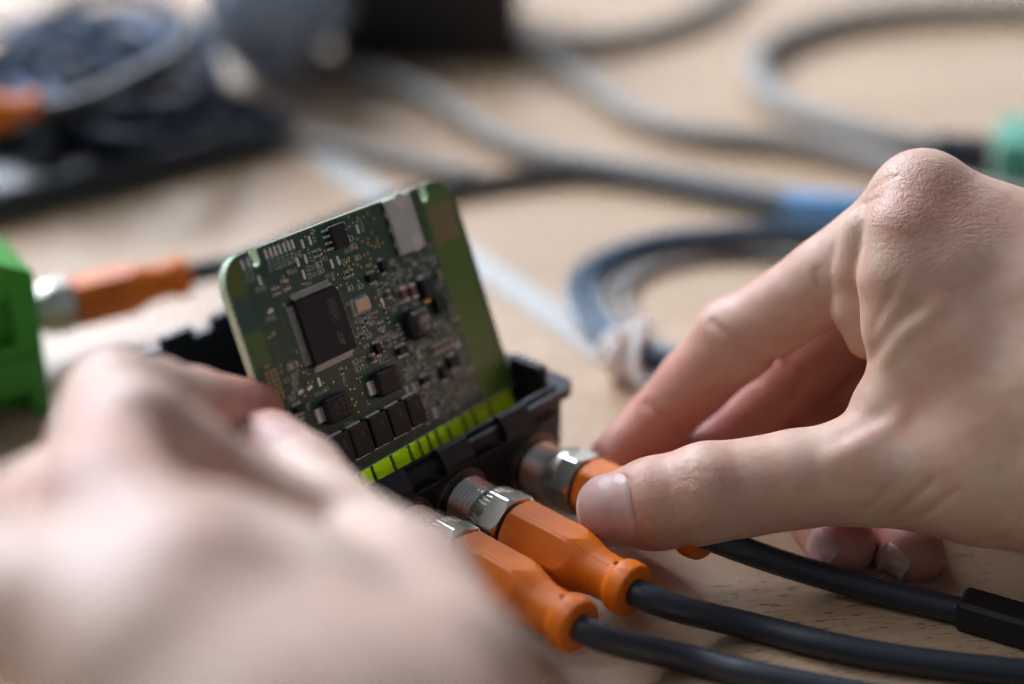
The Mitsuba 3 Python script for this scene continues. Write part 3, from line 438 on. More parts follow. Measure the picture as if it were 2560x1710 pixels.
# ---------------- round connectors ----------------
def teeth(x0, x1, r0, r1, n):
    """A knurled collar."""
    a = np.arange(n * 4) * 2 * np.pi / (n * 4)
    def ring(r): return np.stack([np.cos(a) * r, np.sin(a) * r], 1)
    rad = np.where(np.arange(n * 4) % 4 < 2, r1, r0)
    return m3.CrossSection([np.stack([np.cos(a) * rad, np.sin(a) * rad], 1)]).extrude(x1 - x0).rotate([0, 90, 0]).translate([x0, 0, 0])
def hexbar(x0, x1, af, turn=0):
    a = np.radians(np.arange(6) * 60 + turn); r = af / 2 / math.cos(math.pi / 6)
    return m3.CrossSection([np.stack([np.cos(a) * r, np.sin(a) * r], 1)]).extrude(x1 - x0).rotate([0, 90, 0]).translate([x0, 0, 0])
thread = [(1.2, 4.9)]
x = 1.4
while x < 9.5: thread += [(x, 5.12), (x + 0.42, 5.66), (x + 0.58, 5.66)]; x += 1.0
thread += [(x, 5.12), (x + 0.4, 4.9)]
SOCK = dict(flange=mikit.ply(trimesh.Trimesh(*[meshkit.arrays(lathe([(-0.3, 7.0), (0.6, 7.0), (0.85, 6.9), (0.85, 6.5), (0.4, 6.4), (0.4, 4.8)], 96))[i] * s for i, s in ((0, MM), (1, 1))], process=False), "mat_brass", smooth=30))
def P(m, bsdf, smooth=30):
    v, f, _ = meshkit.arrays(m)
    return mikit.ply(trimesh.Trimesh(v * MM, f, process=False), bsdf, smooth=smooth)
SOCK["seal"] = P(lathe([(0.4, 6.4), (0.95, 6.3), (1.4, 5.8), (1.4, 4.8)], 72), "mat_black_gloss")
SOCK["thread"] = P(lathe(thread, 72), "mat_nickel_dull", 20)
collar = teeth(8.7, 11.9, 5.75, 6.75, 40) ^ lathe([(8.5, 5.95), (8.9, 6.25), (10.2, 6.75), (12.2, 6.75)], 120)
hx = hexbar(11.5, 16.2, 12.5, 12) ^ lathe([(11.3, 6.4), (12.1, 7.1), (15.4, 7.1), (16.3, 6.3)], 120)
NUT = dict(knurl=P(collar, "mat_nickel", False), hexagon=P(hx, "mat_nickel", 20))
def grip_mesh():
    pr = [(16.9, 5.6), (17.2, 6.3), (17.8, 6.65), (31.5, 6.65), (33.0, 6.4), (35.0, 5.7), (37.0, 5.05), (38.5, 4.75), (42.6, 4.55), (43.2, 4.65), (43.7, 5.0), (44.2, 5.35), (45.0, 5.5), (46.4, 5.45), (47.4, 5.3), (47.8, 5.0), (47.8, 2.5)]
    body = lathe(pr, 96)
    oct_ = hexbar(16, 60, 11.9, 26)
    seam = lathe([(x, r + 0.13) for x, r in pr[2:-2]], 96) ^ slab(17.5, 47, -0.14, 0.14, 0, 9).rotate([20, 0, 0])
    return (body ^ oct_) + (seam ^ hexbar(16, 60, 12.1, 26))
nub = m3.Manifold.sphere(0.55, 16).translate([43.6, -1.0, 5.2])
GRIP = P(grip_mesh() + nub, "mat_orange", 25)
SLEEVE = P(lathe([(16.0, 4.8), (16.0, 5.4), (17.1, 5.4), (17.1, 4.8)], 48), "mat_black_gloss")

def axes(dirv):
    x = np.array(dirv, float); x /= np.linalg.norm(x)
    y = np.cross([0, 0, 1], x); y /= np.linalg.norm(y)
    return x, y, np.cross(x, y)
def connector(root, pos, dirv, roll=0):
    x, y, z = axes(dirv)
    to = frame(pos, x, y, z) @ T().rotate([1, 0, 0], roll)
    put(root + "__nut__knurled_collar", NUT["knurl"], None, to=to, num=False)
    put(root + "__nut", NUT["hexagon"], None, to=to, num=False)
    put(root + "__grip", GRIP, None, to=to, num=False)
    put(root + "__seal", SLEEVE, None, to=to, num=False)
    return np.array(pos) + 46.5 * x, x
rings = [((-21.4, 302.6, 12.0), 3.5, "CABLE_A", -4, 0), ((-10.8, 314.8, 11.2), 3.0, "CABLE_B", 0, 0), ((4.3, 331.9, 9.4), 3.0, "CABLE_C", 8, 4.0)]
names = ["orange connector cable nearest the viewer, partly hidden by the blurred left hand",
         "middle orange connector cable screwed into the black box, fully in view",
         "orange connector cable farthest right, its grip pinched between thumb and index finger"]
for (pos, yaw, path, roll, lift), lab in zip(rings, names):
    key = numbered("connector_cable")
    dirv = B * math.cos(math.radians(yaw)) + A * math.sin(math.radians(yaw))
    flat = dirv; dirv = dirv + np.array([0, 0, math.tan(math.radians(lift))])
    end, x = connector(key, pos, dirv, roll)
    pts = [end - 2 * x, end, end + 2 * x] + [np.array(q) for q in globals()[path][1:]]
    put(key + "__cable", tube(pts, 2.7, 24, 1.5), "mat_cable", smooth=True, num=False)
    tag(key, lab, "cable", "orange connectors on the black box")
    xx, yy, zz = axes(flat)
    to = frame(pos, xx, yy, zz)
    s = numbered("open_box__socket")
    put(s, SOCK["flange"], None, to=to, num=False)
    put(s + "__rubber_ring", SOCK["seal"], None, to=to, num=False)
    put(s + "__thread", SOCK["thread"], None, to=to, num=False)
# black marker sleeve on the third cable
sp = smooth_path([np.array(q) for q in CABLE_C], 1.0)
i0 = np.argmin(np.abs(sp[:, 0] - CABLE_C[3][0])); t = sp[i0 + 2] - sp[i0]; t /= np.linalg.norm(t)
xx, yy, zz = axes([t[0], t[1], 0])
put("connector_cable_002__marker_sleeve", slab(-1, 40, -3.7, 3.7, -2.6, 3.9, 0.8), "mat_black", to=frame(sp[i0], xx, yy, zz)); labels["connector_cable_002__marker_sleeve"] = {"label": "square black marker sleeve on the cable"}

# ---------------- the circuit board ----------------
BN = np.cross(BEX, BEY)
BOARD = frame(np.array(BOARD_O), BEX, BEY, BN)          # x = right, y = up, z = out of the front; board hangs from y = 0 to -47.4
BW, BH = 74.8, 48.1
tag("circuit_board", "green printed circuit board tilted upright in the black box", "circuit board")
pg = sbox(0, -BH, BW, 0).buffer(-6.2).buffer(6.2, quad_segs=16).union(sbox(0, -BH, BW, -20))
for x in (9.95, 64.5):
    pg = pg.difference(shapely.LineString([(x, 3), (x - 0.2, -2.3)]).buffer(1.05, quad_segs=12))
core = trimesh.creation.extrude_polygon(pg, 1.55); core.apply_translation([0, 0, -1.6])
put("circuit_board__laminate", core, "mat_laminate", to=BOARD)
sh = pg.buffer(-0.25)
OX, OY = [float(v) for v in BEX], [float(v) for v in BEY]
O_ = [v * MM for v in BOARD_O]
def mask_color(p, n, uv):
    qx, qy, qz = p.x - O_[0], p.y - O_[1], p.z - O_[2]
    u = (qx * OX[0] + qy * OX[1] + qz * OX[2]) * 1000; v = -(qx * OY[0] + qy * OY[1] + qz * OY[2]) * 1000
    base = mix((0.020, 0.062, 0.038), (0.032, 0.086, 0.050), noise(u * 0.35, v * 0.35, 4.0))
    tr = smoothstep(0.46, 0.5, noise(dr.floor(u * 2.5) * 1.3, v * 0.12, 2.0)) * 0.25 + smoothstep(0.46, 0.5, noise(u * 0.12, dr.floor(v * 2.5) * 1.3, 9.0)) * 0.25
    base = base * (0.85 + 0.5 * tr)
    right = smoothstep(62.3, 62.7, u + 0.06 * (20 - v) * 0)
    left = smoothstep(5.6, 5.2, u) * smoothstep(21.2, 20.8, v) 
    light = mix((0.066, 0.145, 0.014), (0.095, 0.178, 0.020), noise(u * 0.15, v * 0.15, 1.0))
    teal = mix((0.020, 0.085, 0.060), (0.075, 0.15, 0.03), smoothstep(14.0, 15.0, v))
    teal = mix((0.10, 0.14, 0.02), teal, smoothstep(6.0, 9.0, v))
    c = mix(base, light, right); c = mix(c, teal, left)
    pad = smoothstep(63.7, 64.0, u) * smoothstep(72.7, 72.4, u) * smoothstep(4.7, 5.0, v) * smoothstep(13.2, 12.9, v)
    c = mix(c, (0.20, 0.155, 0.07), pad)
    rim = smoothstep(1.7, 1.3, dr.minimum(dr.minimum(74.8 - u, v), 99.0)) * right
    return mix(c, (0.03, 0.08, 0.025), rim * 0.8)
mat("mask", proc(mask_color), 0.33, 0.5)
sheet = trimesh.creation.extrude_polygon(sh, 0.09); sheet.apply_translation([0, 0, -0.02])
put("circuit_board__solder_mask", sheet, "mat_mask", to=BOARD)
Z = 0.07
def on(u, v, z=Z, rot=0): return BOARD @ move(u, -v, z, rot)
def part(kind, m, bsdf, u=0, v=0, z=Z, rot=0, smooth=False, color=None):
    return put("circuit_board__" + kind, m, bsdf, smooth=smooth, color=color, to=on(u, v, z, rot))
def quad(w, h, t, r=0.0, z0=0.0): return slab(-w / 2, w / 2, -h / 2, h / 2, z0, z0 + t, r)

# processor with gull-wing pins
body = m3.CrossSection([np.array([(-6.6, -6.6), (6.6, -6.6), (6.6, 5.3), (5.3, 6.6), (-6.6, 6.6)])])
chip = body.offset(-0.25).extrude(1.4).translate([0, 0, 0.1]) + body.extrude(0.6).translate([0, 0, 0.35])
pc = part("processor", chip, "mat_chip", 21.4, 18.6)
pins = []
for side in range(4):
    for i in range(25):
        s = (i - 12) * 0.475
        m = slab(-0.08, 0.08, 6.6, 7.15, 0.55, 0.72) + slab(-0.08, 0.08, 7.0, 7.18, 0.05, 0.7) + slab(-0.08, 0.08, 7.1, 7.95, 0.02, 0.17)
        pins.append(m.translate([s, 0, 0]).rotate([0, 0, 90 * side]))
k = put(pc + "__pins", cat(pins), "mat_solder", to=on(21.4, 18.6)); labels[k] = {"kind": "stuff"}
def text(s, h, u, v, rot, z=Z, bsdf="mat_silk", key="circuit_board__lettering", bold=False):
    m = meshkit.text_mesh(s, h, 0.03, bold)
    b = m.bounds.mean(0); m.apply_translation([-b[0], -b[1], 0])
    return put(key, m, bsdf, to=on(u, v, z, rot))
text("ARM", 1.35, 24.6, 16.4, 90, Z + 1.5, "mat_mark", pc + "__lettering", True)
fr = (m3.CrossSection([np.array([(-2.2, -1.15), (2.2, -1.15), (2.2, 1.15), (-2.2, 1.15)])]) - m3.CrossSection([np.array([(-2.07, -1.02), (2.07, -1.02), (2.07, 1.02), (-2.07, 1.02)])])).extrude(0.03)
put(pc + "__lettering_frame", fr, "mat_mark", to=on(24.6, 16.4, Z + 1.5, 90))
lg = m3.CrossSection([np.array([(-1.5, -0.7), (-0.2, -0.7), (0.3, 0.3), (1.6, 0.3), (1.9, 0.75), (-0.7, 0.75), (-1.0, 0.1)])]) + m3.CrossSection([np.array([(0.2, -0.7), (0.75, -0.7), (1.2, 0.1), (0.65, 0.1)])])
put(pc + "__emblem", lg.extrude(0.03), "mat_mark", to=on(24.2, 22.4, Z + 1.5, 90))

# eight legged chip
so = part("small_chip", slab(-2.15, 2.15, -2.4, 2.4, 0.15, 1.55, 0.2), "mat_chip", 33.3, 3.5)
sp8 = [slab(-1.05, 0, -0.24, 0.24, 0.02, 0.22).translate([-2.6, y, 0]) + slab(-0.7, 0.1, -0.24, 0.24, 0.5, 0.75).translate([-2.1, y, 0]) for y in (1.9, 0.65, -0.65, -1.9)]
sp8 += [m.rotate([0, 0, 180]) for m in sp8]
for m in sp8: put(so + "__pin", m, "mat_solder", to=on(33.3, 3.5))
# transistors with a wide silver tab
for i, (u, v, w, h) in enumerate(((16.9, 34.2, 6.6, 4.8), (33.2, 34.0, 6.5, 4.9))):
    k = part("power_transistor", slab(-w / 2, w / 2, -h / 2, h / 2, 0.1, 2.3, 0.3), "mat_chip_brown", u, v)
    put(k + "__tab", slab(-w / 2 - 2.0, -w / 2 + 0.1, -1.4, 1.4, 0.05, 0.75, 0.1), "mat_solder", to=on(u, v))
    put(k + "__tab", slab(w / 2 - 0.1, w / 2 + 0.7, -1.4, 1.4, 0.05, 0.55), "mat_solder", to=on(u, v))
    if i == 0:
        put(k + "__stripe", slab(-0.15, 0.15, -1.9, 1.9, 0, 0.04), "mat_mark", to=on(u + 2.3, v, Z + 2.3))
        text("B816", 1.0, u + 0.9, v, -90, Z + 2.3, "mat_mark", k + "__lettering"); text("SPZ", 1.0, u - 1.0, v, -90, Z + 2.3, "mat_mark", k + "__lettering")
    else:
        put(k + "__stripe", slab(-0.15, 0.15, -1.9, 1.9, 0, 0.04), "mat_mark", to=on(u + 2.3, v, Z + 2.3))
# five black modules in a row
for u in (14.0, 19.9, 26.2, 32.3, 38.0):
    w = 5.5 if u < 37 else 4.8
    k = part("black_module", slab(-w / 2, w / 2, -3.05, 3.05, 0.1, 2.5, 0.25), "mat_chip_brown", u, 41.9)
    for y in (3.1, -3.2): put(k + "__terminal", slab(-w / 2 + 0.5, w / 2 - 0.6, y - 0.25, y + 0.35, 0.05, 1.2), "mat_solder", to=on(u, 41.9))
    text("WE", 1.0, u + 0.3, 40.9, -90, Z + 2.6, "mat_mark", k + "__lettering")
# crystal can
xt = part("crystal", quad(5.0, 2.9, 0.25), "mat_white", 34.0, 18.0)
put(xt + "__can", quad(4.4, 2.6, 0.95, 0.25, 0.2), "mat_tan_metal", to=on(34.0, 18.0))
# bright metal plate of the plug socket
mp = part("metal_plate", slab(-4.2, 4.2, -5.9, 5.9, 0.1, 1.3, 0.2), "mat_shield", 54.2, 6.1)
for (u, v) in ((54.3, 1.4), (55.4, 10.4)):
    put(mp + "__white_disc", m3.Manifold.cylinder(0.35, 2.0, 1.8, 40), "mat_white", smooth=30, to=on(u, v, Z + 1.25))  # plain white discs set on the plate
for i in range(7): put(mp + "__foot", slab(-0.45, 0.1, -0.28, 0.28, 0.02, 0.5), "mat_gold" if i % 2 else "mat_chip", to=on(50.0, 1.6 + 1.6 * i))
# round inductors, diodes, capacitors
ind = part("inductor", slab(-3.3, 3.3, -2.9, 2.9, 0.1, 3.1, 0.8), "mat_black_gloss", 47.6, 26.2)
put(ind + "__cap", m3.Manifold.cylinder(0.5, 2.5, 2.4, 48), "mat_mark", smooth=30, to=on(47.8, 26.2, Z + 3.1))
text("100", 1.2, 47.8, 25.5, 0, Z + 3.6, "mat_silk", ind + "__lettering", True); text("26", 0.9, 47.8, 27.2, 0, Z + 3.6, "mat_silk", ind + "__lettering", True)
dd = part("diode", slab(-1.7, 1.7, -2.1, 2.1, 0.1, 2.2, 0.2), "mat_chip", 54.1, 20.3)
put(dd + "__terminal", slab(-1, 1, 1.9, 2.9, 0.05, 0.6), "mat_solder", to=on(54.1, 20.3)); put(dd + "__terminal", slab(-1, 1, -2.9, -1.9, 0.05, 0.6), "mat_gold", to=on(54.1, 20.3))
part("small_chip", slab(-1.8, 1.8, -1.8, 1.8, 0.1, 1.5, 0.15), "mat_chip", 57.4, 24.6)
for (u, v, w, h, n) in ((39.6, 13.8, 2.9, 1.6, 3), (41.5, 29.9, 2.9, 1.6, 4), (34.4, 27.4, 1.5, 2.2, 2), (7.7, 31.2, 2.0, 1.5, 3), (51.7, 37.9, 1.6, 3.0, 2), (56.1, 37.0, 3.0, 2.6, 3), (45.6, 37.6, 2.6, 1.4, 3), (43.8, 12.6, 1.5, 2.4, 2)):
    k = part("small_chip", slab(-w / 2, w / 2, -h / 2, h / 2, 0.1, 1.1, 0.12), "mat_chip", u, v)
    put(k + "__pins", cat([slab(-0.17, 0.17, s * h / 2 - 0.35, s * h / 2 + 0.35, 0.02, 0.4).translate([(i - (n - 1) / 2) * 0.85, s * 0.25, 0]) for i in range(n) for s in (-1, 1)]), "mat_solder", to=on(u, v)); labels[k + "__pins"] = {"kind": "stuff"}

# small two-ended parts: one mesh per kind, drawn many times
def two_end(L, W, H, body, end=(0.64, 0.65, 0.62), e=0.22):
    ms, cs = [], []
    for x0, x1, c, g in ((-L / 2, -L / 2 + L * e, end, 0.0), (-L / 2 + L * e, L / 2 - L * e, body, 0.03), (L / 2 - L * e, L / 2, end, 0.0)):
        v, f, _ = meshkit.arrays(slab(x0, x1, -W / 2 + g, W / 2 - g, 0, H - g)); ms.append(trimesh.Trimesh(v * MM, f, process=False)); cs.append(np.tile(c, (len(v), 1)))
    return mikit.ply(trimesh.util.concatenate(ms), "mat_passive", color=np.vstack(cs))
KINDS = {"resistor": two_end(1.15, 0.6, 0.38, (0.03, 0.03, 0.032)), "capacitor": two_end(1.15, 0.62, 0.6, (0.16, 0.085, 0.045)),
         "big_capacitor": two_end(3.3, 1.7, 1.6, (0.15, 0.075, 0.045), (0.60, 0.54, 0.48)), "mid_capacitor": two_end(1.9, 1.1, 1.0, (0.19, 0.105, 0.06), (0.62, 0.56, 0.52)),
         "chip_fuse": two_end(1.9, 0.9, 0.5, (0.55, 0.55, 0.52))}
SIZE = {"resistor": (1.15, .6), "capacitor": (1.15, .62), "big_capacitor": (3.3, 1.7), "mid_capacitor": (1.9, 1.1), "chip_fuse": (1.9, .9)}
silk, taken = [], []
def outline(u, v, w, h, t=0.13):
    o = m3.CrossSection([np.array([(u - w / 2, -v - h / 2), (u + w / 2, -v - h / 2), (u + w / 2, -v + h / 2), (u - w / 2, -v + h / 2)])])
    silk.append((o - o.offset(-t, m3.JoinType.Miter)).extrude(0.05).translate([0, 0, Z]))
def passive(kind, u, v, rot=0, box=True):
    put("circuit_board__" + kind, KINDS[kind], None, to=on(u, v, Z, rot))
    w, h = SIZE[kind]; w, h = (h, w) if rot in (90, 270) else (w, h)
    taken.append((u, v, w, h))
    if box: outline(u, v, w + 0.5, h + 0.5)
for q in [("mid_capacitor", 15.1, 8.6, 90), ("resistor", 13.1, 9.0, 90), ("resistor", 11.9, 9.0, 90), ("capacitor", 27.3, 5.2, 90), ("resistor", 25.9, 5.2, 90), ("resistor", 26.2, 7.4, 0), ("resistor", 26.2, 8.7, 0),
          ("resistor", 37.4, 5.0, 0), ("resistor", 37.6, 6.6, 0), ("capacitor", 37.6, 9.0, 0), ("resistor", 33.0, 11.3, 90), ("capacitor", 34.4, 11.2, 90), ("resistor", 32.8, 14.1, 0), ("resistor", 35.8, 14.5, 0),
          ("resistor", 40.8, 16.2, 90), ("resistor", 35.8, 20.8, 0), ("resistor", 34.0, 21.3, 90), ("capacitor", 35.4, 22.2, 0), ("resistor", 32.9, 21.8, 90), ("resistor", 33.6, 24.3, 0), ("resistor", 37.4, 23.4, 90), ("resistor", 38.6, 23.4, 90),
          ("mid_capacitor", 9.9, 23.2, 0), ("resistor", 9.9, 25.2, 0), ("resistor", 9.4, 26.5, 0), ("resistor", 7.4, 28.8, 0), ("resistor", 7.0, 33.8, 90), ("resistor", 8.3, 33.8, 90), ("resistor", 4.9, 31.6, 90),
          ("resistor", 22.8, 28.4, 90), ("resistor", 27.4, 28.0, 0), ("resistor", 27.5, 29.5, 0), ("big_capacitor", 46.6, 19.4, 90), ("big_capacitor", 49.7, 19.6, 90),
          ("mid_capacitor", 51.4, 32.8, 90), ("mid_capacitor", 53.2, 32.8, 90), ("mid_capacitor", 55.0, 32.8, 90), ("mid_capacitor", 56.8, 32.8, 90), ("chip_fuse", 39.3, 38.0, 90), ("chip_fuse", 41.6, 38.2, 90), ("mid_capacitor", 60.2, 40.0, 0), ("chip_fuse", 59.5, 34.2, 0)]:
    passive(*q)
blocked = [(21.4, 18.6, 16.5, 16.5), (33.3, 3.5, 7.6, 5.2), (16.9, 34.2, 11.5, 5.4), (33.2, 34.0, 11.5, 5.4), (26, 42.2, 31, 8), (34, 18, 5.4, 3.4), (54.2, 6.1, 10, 12.8), (47.6, 26.2, 7, 6.4), (54.1, 20.3, 4, 6.2), (57.4, 24.6, 4, 4),
           (39.6, 13.8, 3.4, 3), (41.5, 29.9, 3.4, 3), (34.4, 27.4, 2, 3.4), (51.7, 37.9, 2, 4.2), (56.1, 37, 3.6, 4), (45.6, 37.6, 3, 2.8), (43.8, 12.6, 2, 3.6), (20, 4, 25, 10)]
rng = random.Random(7)
def free(u, v, w, h): return all(abs(u - a) > (w + c) / 2 + 0.25 or abs(v - b) > (h + d) / 2 + 0.25 for a, b, c, d in blocked + taken)
made = 0
for _ in range(6000):
    if made >= 118: break
    if rng.random() < 0.9: u, v = rng.uniform(39.5, 61.2), rng.uniform(11, 46.3)
    else: u, v = rng.uniform(31.5, 41), rng.uniform(20, 31)
    kind = rng.choices(["resistor", "capacitor", "mid_capacitor", "chip_fuse"], [7, 3.5, 0.8, 0.5])[0]
    u, v = round(u / 0.7) * 0.7, round(v / 0.7) * 0.7
    rot = rng.choice((0, 90)); w, h = SIZE[kind]; w, h = (h, w) if rot else (w, h)
    if free(u, v, w + 0.1, h + 0.1):
        passive(kind, u, v, rot, rng.random() < 0.45); made += 1
# test pads
for (u, v) in [(12.9, 1.8), (14.3, 1.8), (15.6, 1.8), (16.9, 1.8), (18.3, 1.8), (19.6, 1.8), (20.8, 1.9), (23.5, 2.5), (25.8, 2.4), (20.6, 5.4), (23.0, 5.4), (21.1, 8.1), (29.8, 8.2), (31.9, 8.1), (40.4, 3.7), (9.1, 6.0), (6.1, 2.1), (7.7, 2.1), (40.7, 19.3), (15.8, 28.4)]:
    put("circuit_board__test_pad", trimesh.creation.extrude_polygon(shapely.LineString([(0, -0.62), (0, 0.62)]).buffer(0.36, quad_segs=6), 0.16), "mat_solder", to=on(u, v, 0.05))
for (u, v) in [(9.2, 12.1), (10.1, 28.5), (12.8, 28.6), (21.4, 34.2), (21.4, 35.6)]:
    put("circuit_board__test_pad", trimesh.creation.extrude_polygon(shapely.LineString([(-0.5, 0), (0.5, 0)]).buffer(0.36, quad_segs=6), 0.16), "mat_solder", to=on(u, v, 0.05, 10))
disc = P(m3.Manifold.cylinder(0.06, 0.27, 0.27, 14), "mat_gold", False)
for i in range(8):
    for j, u in enumerate((2.9, 4.2, 5.4)):
        if not (j == 2 and i > 6): put("circuit_board__gold_pad", disc, None, to=on(u + 0.12 * (i % 2), 22.6 + 0.9 * i, Z))
ring = m3.CrossSection.circle(0.26, 12) - m3.CrossSection.circle(0.11, 8)
ring = ring.extrude(0.05)
vs = [(28.0, .9), (26.8, 1.2), (24.9, 1.4), (19, .5), (39, .8), (41.5, 1.5), (37, 1.6), (38.2, 2.6), (43.5, 1.9), (45, 1.4), (46.4, 2.9), (39.4, 5.5), (40.6, 6.3), (42.6, 6.2), (44.4, 5.4), (45.3, 6.8), (38.6, 7.2), (43.0, 7.8), (44, 8.3), (45.1, 8.5), (46.6, 8.1), (41.2, 9.0), (41.4, 10.2), (22.3, 3.6), (21.9, 4.6), (18.6, 5.0), (20, 4.9), (17.2, 6.5), (15.6, 6.9), (29, 5.4), (30.6, 10.6), (32, 11.8), (32.2, 12.9), (32.2, 14.2), (20, 9.7), (20, 11), (31.4, 17.1), (31.6, 18.2), (31.5, 19.2), (33.2, 9.4), (34.1, 9.2), (35, 9.0), (34.4, 10)]
for _ in range(900):
    u, v = rng.uniform(2.2, 58), rng.uniform(2, 46)
    near = (u < 13.5 and v > 16) or (10 < u < 31 and 26.2 < v < 31.4) or (22 < u < 31.5 and 31 < v < 38.5) or (30 < u < 46 and 1 < v < 30)
    if near and rng.random() < 0.42 and free(u, v, 0.4, 0.4) and not (u < 6.6 and 21.5 < v < 30) and not (u < 6 and v < 21): vs.append((u, v))
    if len(vs) > 190: break
k = put("circuit_board__vias", cat([ring.translate([u, -v, Z - 0.01]) for u, v in vs]), "mat_gold", to=BOARD); labels[k] = {"kind": "stuff"}
# printed outlines and lettering
for (u, v) in ((21.4, 11.2), (28.9, 11.0), (13.4, 12.0)): silk.append((m3.CrossSection.circle(0.4, 12) - m3.CrossSection.circle(0.25, 12)).extrude(0.05).translate([u, -v, Z]))
for u, v, w, h in ((34, 18, 5.6, 3.5),): outline(u, v, w, h)
for x0, y0, sx, sy in ((10.6, 31.4, 1, 1), (10.6, 36.9, 1, -1), (27, 31.2, 1, 1), (27, 36.8, 1, -1), (13.4, 26.2, 1, -1)):
    silk.append((slab(0, 1.0, 0, 0.14, 0, 0.05) + slab(0, 0.14, -1.0 if sy > 0 else 0, 0.0 if sy > 0 else 1.0, 0, 0.05)).translate([x0, -y0, Z]))
k = put("circuit_board__silkscreen", cat(silk), "mat_silk", to=BOARD); labels[k] = {"kind": "stuff"}
for s, u, v, rot in [("TP28", 27.2, 1.7, -90), ("TP27", 24.4, 5.0, -90), ("TP29", 18.4, 6.7, 180), ("C22", 24.2, 7.4, 180), ("C20", 24.2, 8.8, 180), ("TP30", 22.6, 8.0, -90), ("TP10", 28.3, 10.1, 180), ("TP11", 34.0, 8.6, 180), ("C41", 28.0, 6.7, 180), ("L42", 25.7, 6.9, -90),
                     ("TP5", 21.5, 3.9, 180), ("TP4", 21.6, 10.0, 180), ("TP14", 8.9, 13.4, 180), ("TP3", 42.0, 3.6, -90), ("C39", 35.6, 4.8, 180), ("C40", 35.6, 7.0, 180), ("C19", 32.0, 20.6, 180), ("C18", 31.8, 23.2, 180), ("R17", 22.8, 30.6, -90), ("TP7", 16.9, 30.2, 180), ("TP4", 14.6, 30.3, 180), ("TP32", 20.3, 38.3, 180),
                     ("TP1", 21.2, 33.0, 180), ("TP12", 8.8, 7.6, 180), ("C3", 29.6, 28.0, 180), ("C2", 29.8, 29.6, 180), ("C9", 7.6, 25.3, 180), ("R7", 8.9, 27.6, 180), ("TP13", 6.2, 4.2, -90), ("TP15", 7.6, 4.2, -90)] + [("TP%d" % (16 + i), 13.0 + 1.33 * i, 3.9, -90) for i in range(6)]:
    text(s, 0.85, u, v, rot)

# ---------------- hands ----------------
def hand(root, spec, h, tints, label, seed, base):
    fld = hand_field(spec)
    pts = np.array([q for c in spec["palm"] for q in c] + [q for c, _ in spec["fingers"] for q in c])
    m = surface_nets(fld, pts[:, :3].min(0) - 14, pts[:, :3].max(0) + 14, h)
    v = np.array(m.vertices)
    col = np.tile(np.array(base), (len(v), 1))
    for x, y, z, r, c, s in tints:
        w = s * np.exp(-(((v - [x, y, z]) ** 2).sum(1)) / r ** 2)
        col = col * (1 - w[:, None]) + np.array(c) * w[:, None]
    nz = np.array(meshkit.fbm(v * 0.12 + seed)).reshape(-1, 1) - 0.5
    n3 = np.array(meshkit.fbm(v * 0.45 + seed + 40)).reshape(-1, 1) - 0.5
    col = np.clip(col * (1 + (0.6 * nz + 0.3 * n3) * np.array([0.3, 1.0, 1.0])), 0, 1)
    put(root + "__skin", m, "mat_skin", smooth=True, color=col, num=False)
    tag(root, label, "hand")
    return fld
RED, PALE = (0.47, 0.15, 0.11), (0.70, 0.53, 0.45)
def tip(spec, i, j): return spec["fingers"][i][0][j][:3]
R = RIGHT_HAND
fr_ = hand("hand", R, 0.62, [(*tip(R, 1, 5), 16, RED, 0.75), (*tip(R, 1, 3), 14, RED, 0.45), (*tip(R, 3, 1), 26, RED, 0.6), (*tip(R, 3, 1), 24, RED, 0.55), (*tip(R, 3, 3), 22, RED, 0.6), (*tip(R, 4, 3), 13, RED, 0.7), (*tip(R, 5, 3), 13, RED, 0.7), (*tip(R, 0, 4), 13, RED, 0.35), (*tip(R, 0, 2), 12, RED, 0.15), (*R["palm"][0][0][:3], 12, RED, 0.25)],  # fingertip and knuckle redness; middle finger entries paint bounced red in the gap
     "person's right hand reaching in from the right, thumb and index finger pinching an orange connector", 3.0, (0.53, 0.338, 0.255))
Lh = LEFT_HAND
fl_ = hand("hand_001", Lh, 0.9, [(*tip(Lh, 0, 5), 16, RED, 0.95), (*tip(Lh, 0, 4), 11, RED, 0.4), (*tip(Lh, 2, 3), 25, RED, 0.7), (*Lh["palm"][0][0][:3], 16, RED, 0.3)],
     "person's blurred left hand in the foreground at lower left, holding the board's edge", 8.0, (0.53, 0.365, 0.29))
for root, _k, c, a, n_, L_, W_ in NAILS:
    nm, nc = nail_mesh(fr_ if root == "hand" else fl_, c, a, n_, L_, W_)
    put(root + "__fingernail", nm, "mat_nail", smooth=True, color=nc)

# ---------------- things further back on the table ----------------
# green housing at the left edge, with its own orange connector and a long dark cable
tag("green_housing", "bright green plastic housing at the left edge of the photo", "housing")
g0 = np.array([-109.8, 372.0, 0])
prof = m3.CrossSection([np.array([(-60, 0), (0, 0), (0, 36.5), (-13, 43), (-60, 43)])])                     # x-z outline
blk = prof.extrude(62).rotate([90, 0, 0]).translate([0, 62, 0])
blk = blk - slab(-52, -6, -1, 6, 19, 31.5) - slab(-54, -4, -1, 7, -1, 6.5) - slab(-61, 1, -1, 0.8, 15.5, 16.5)
put("green_housing__shell", blk, "mat_green", to=frame(g0, [0.843, 0.538, 0], [-0.538, 0.843, 0], [0, 0, 1]))
put("green_housing__recess", slab(-51.9, -6.1, 4.6, 5.9, 19.1, 31.4), "mat_green", to=frame(g0, [0.843, 0.538, 0], [-0.538, 0.843, 0], [0, 0, 1]))
key = numbered("connector_cable")
p0, p1 = np.array(GREEN_AX[0]), np.array(GREEN_AX[1]); dv = (p1 - p0) / np.linalg.norm(p1 - p0)
st = p0 - dv * 9
end, x = connector(key, st, dv, 10)
put(key + "__cable", tube([end - 2 * x, end, end + 4 * x] + [np.array(q) for q in BACK_CABLE[1:]], 3.0, 20, 3), "mat_cable", smooth=True, num=False)
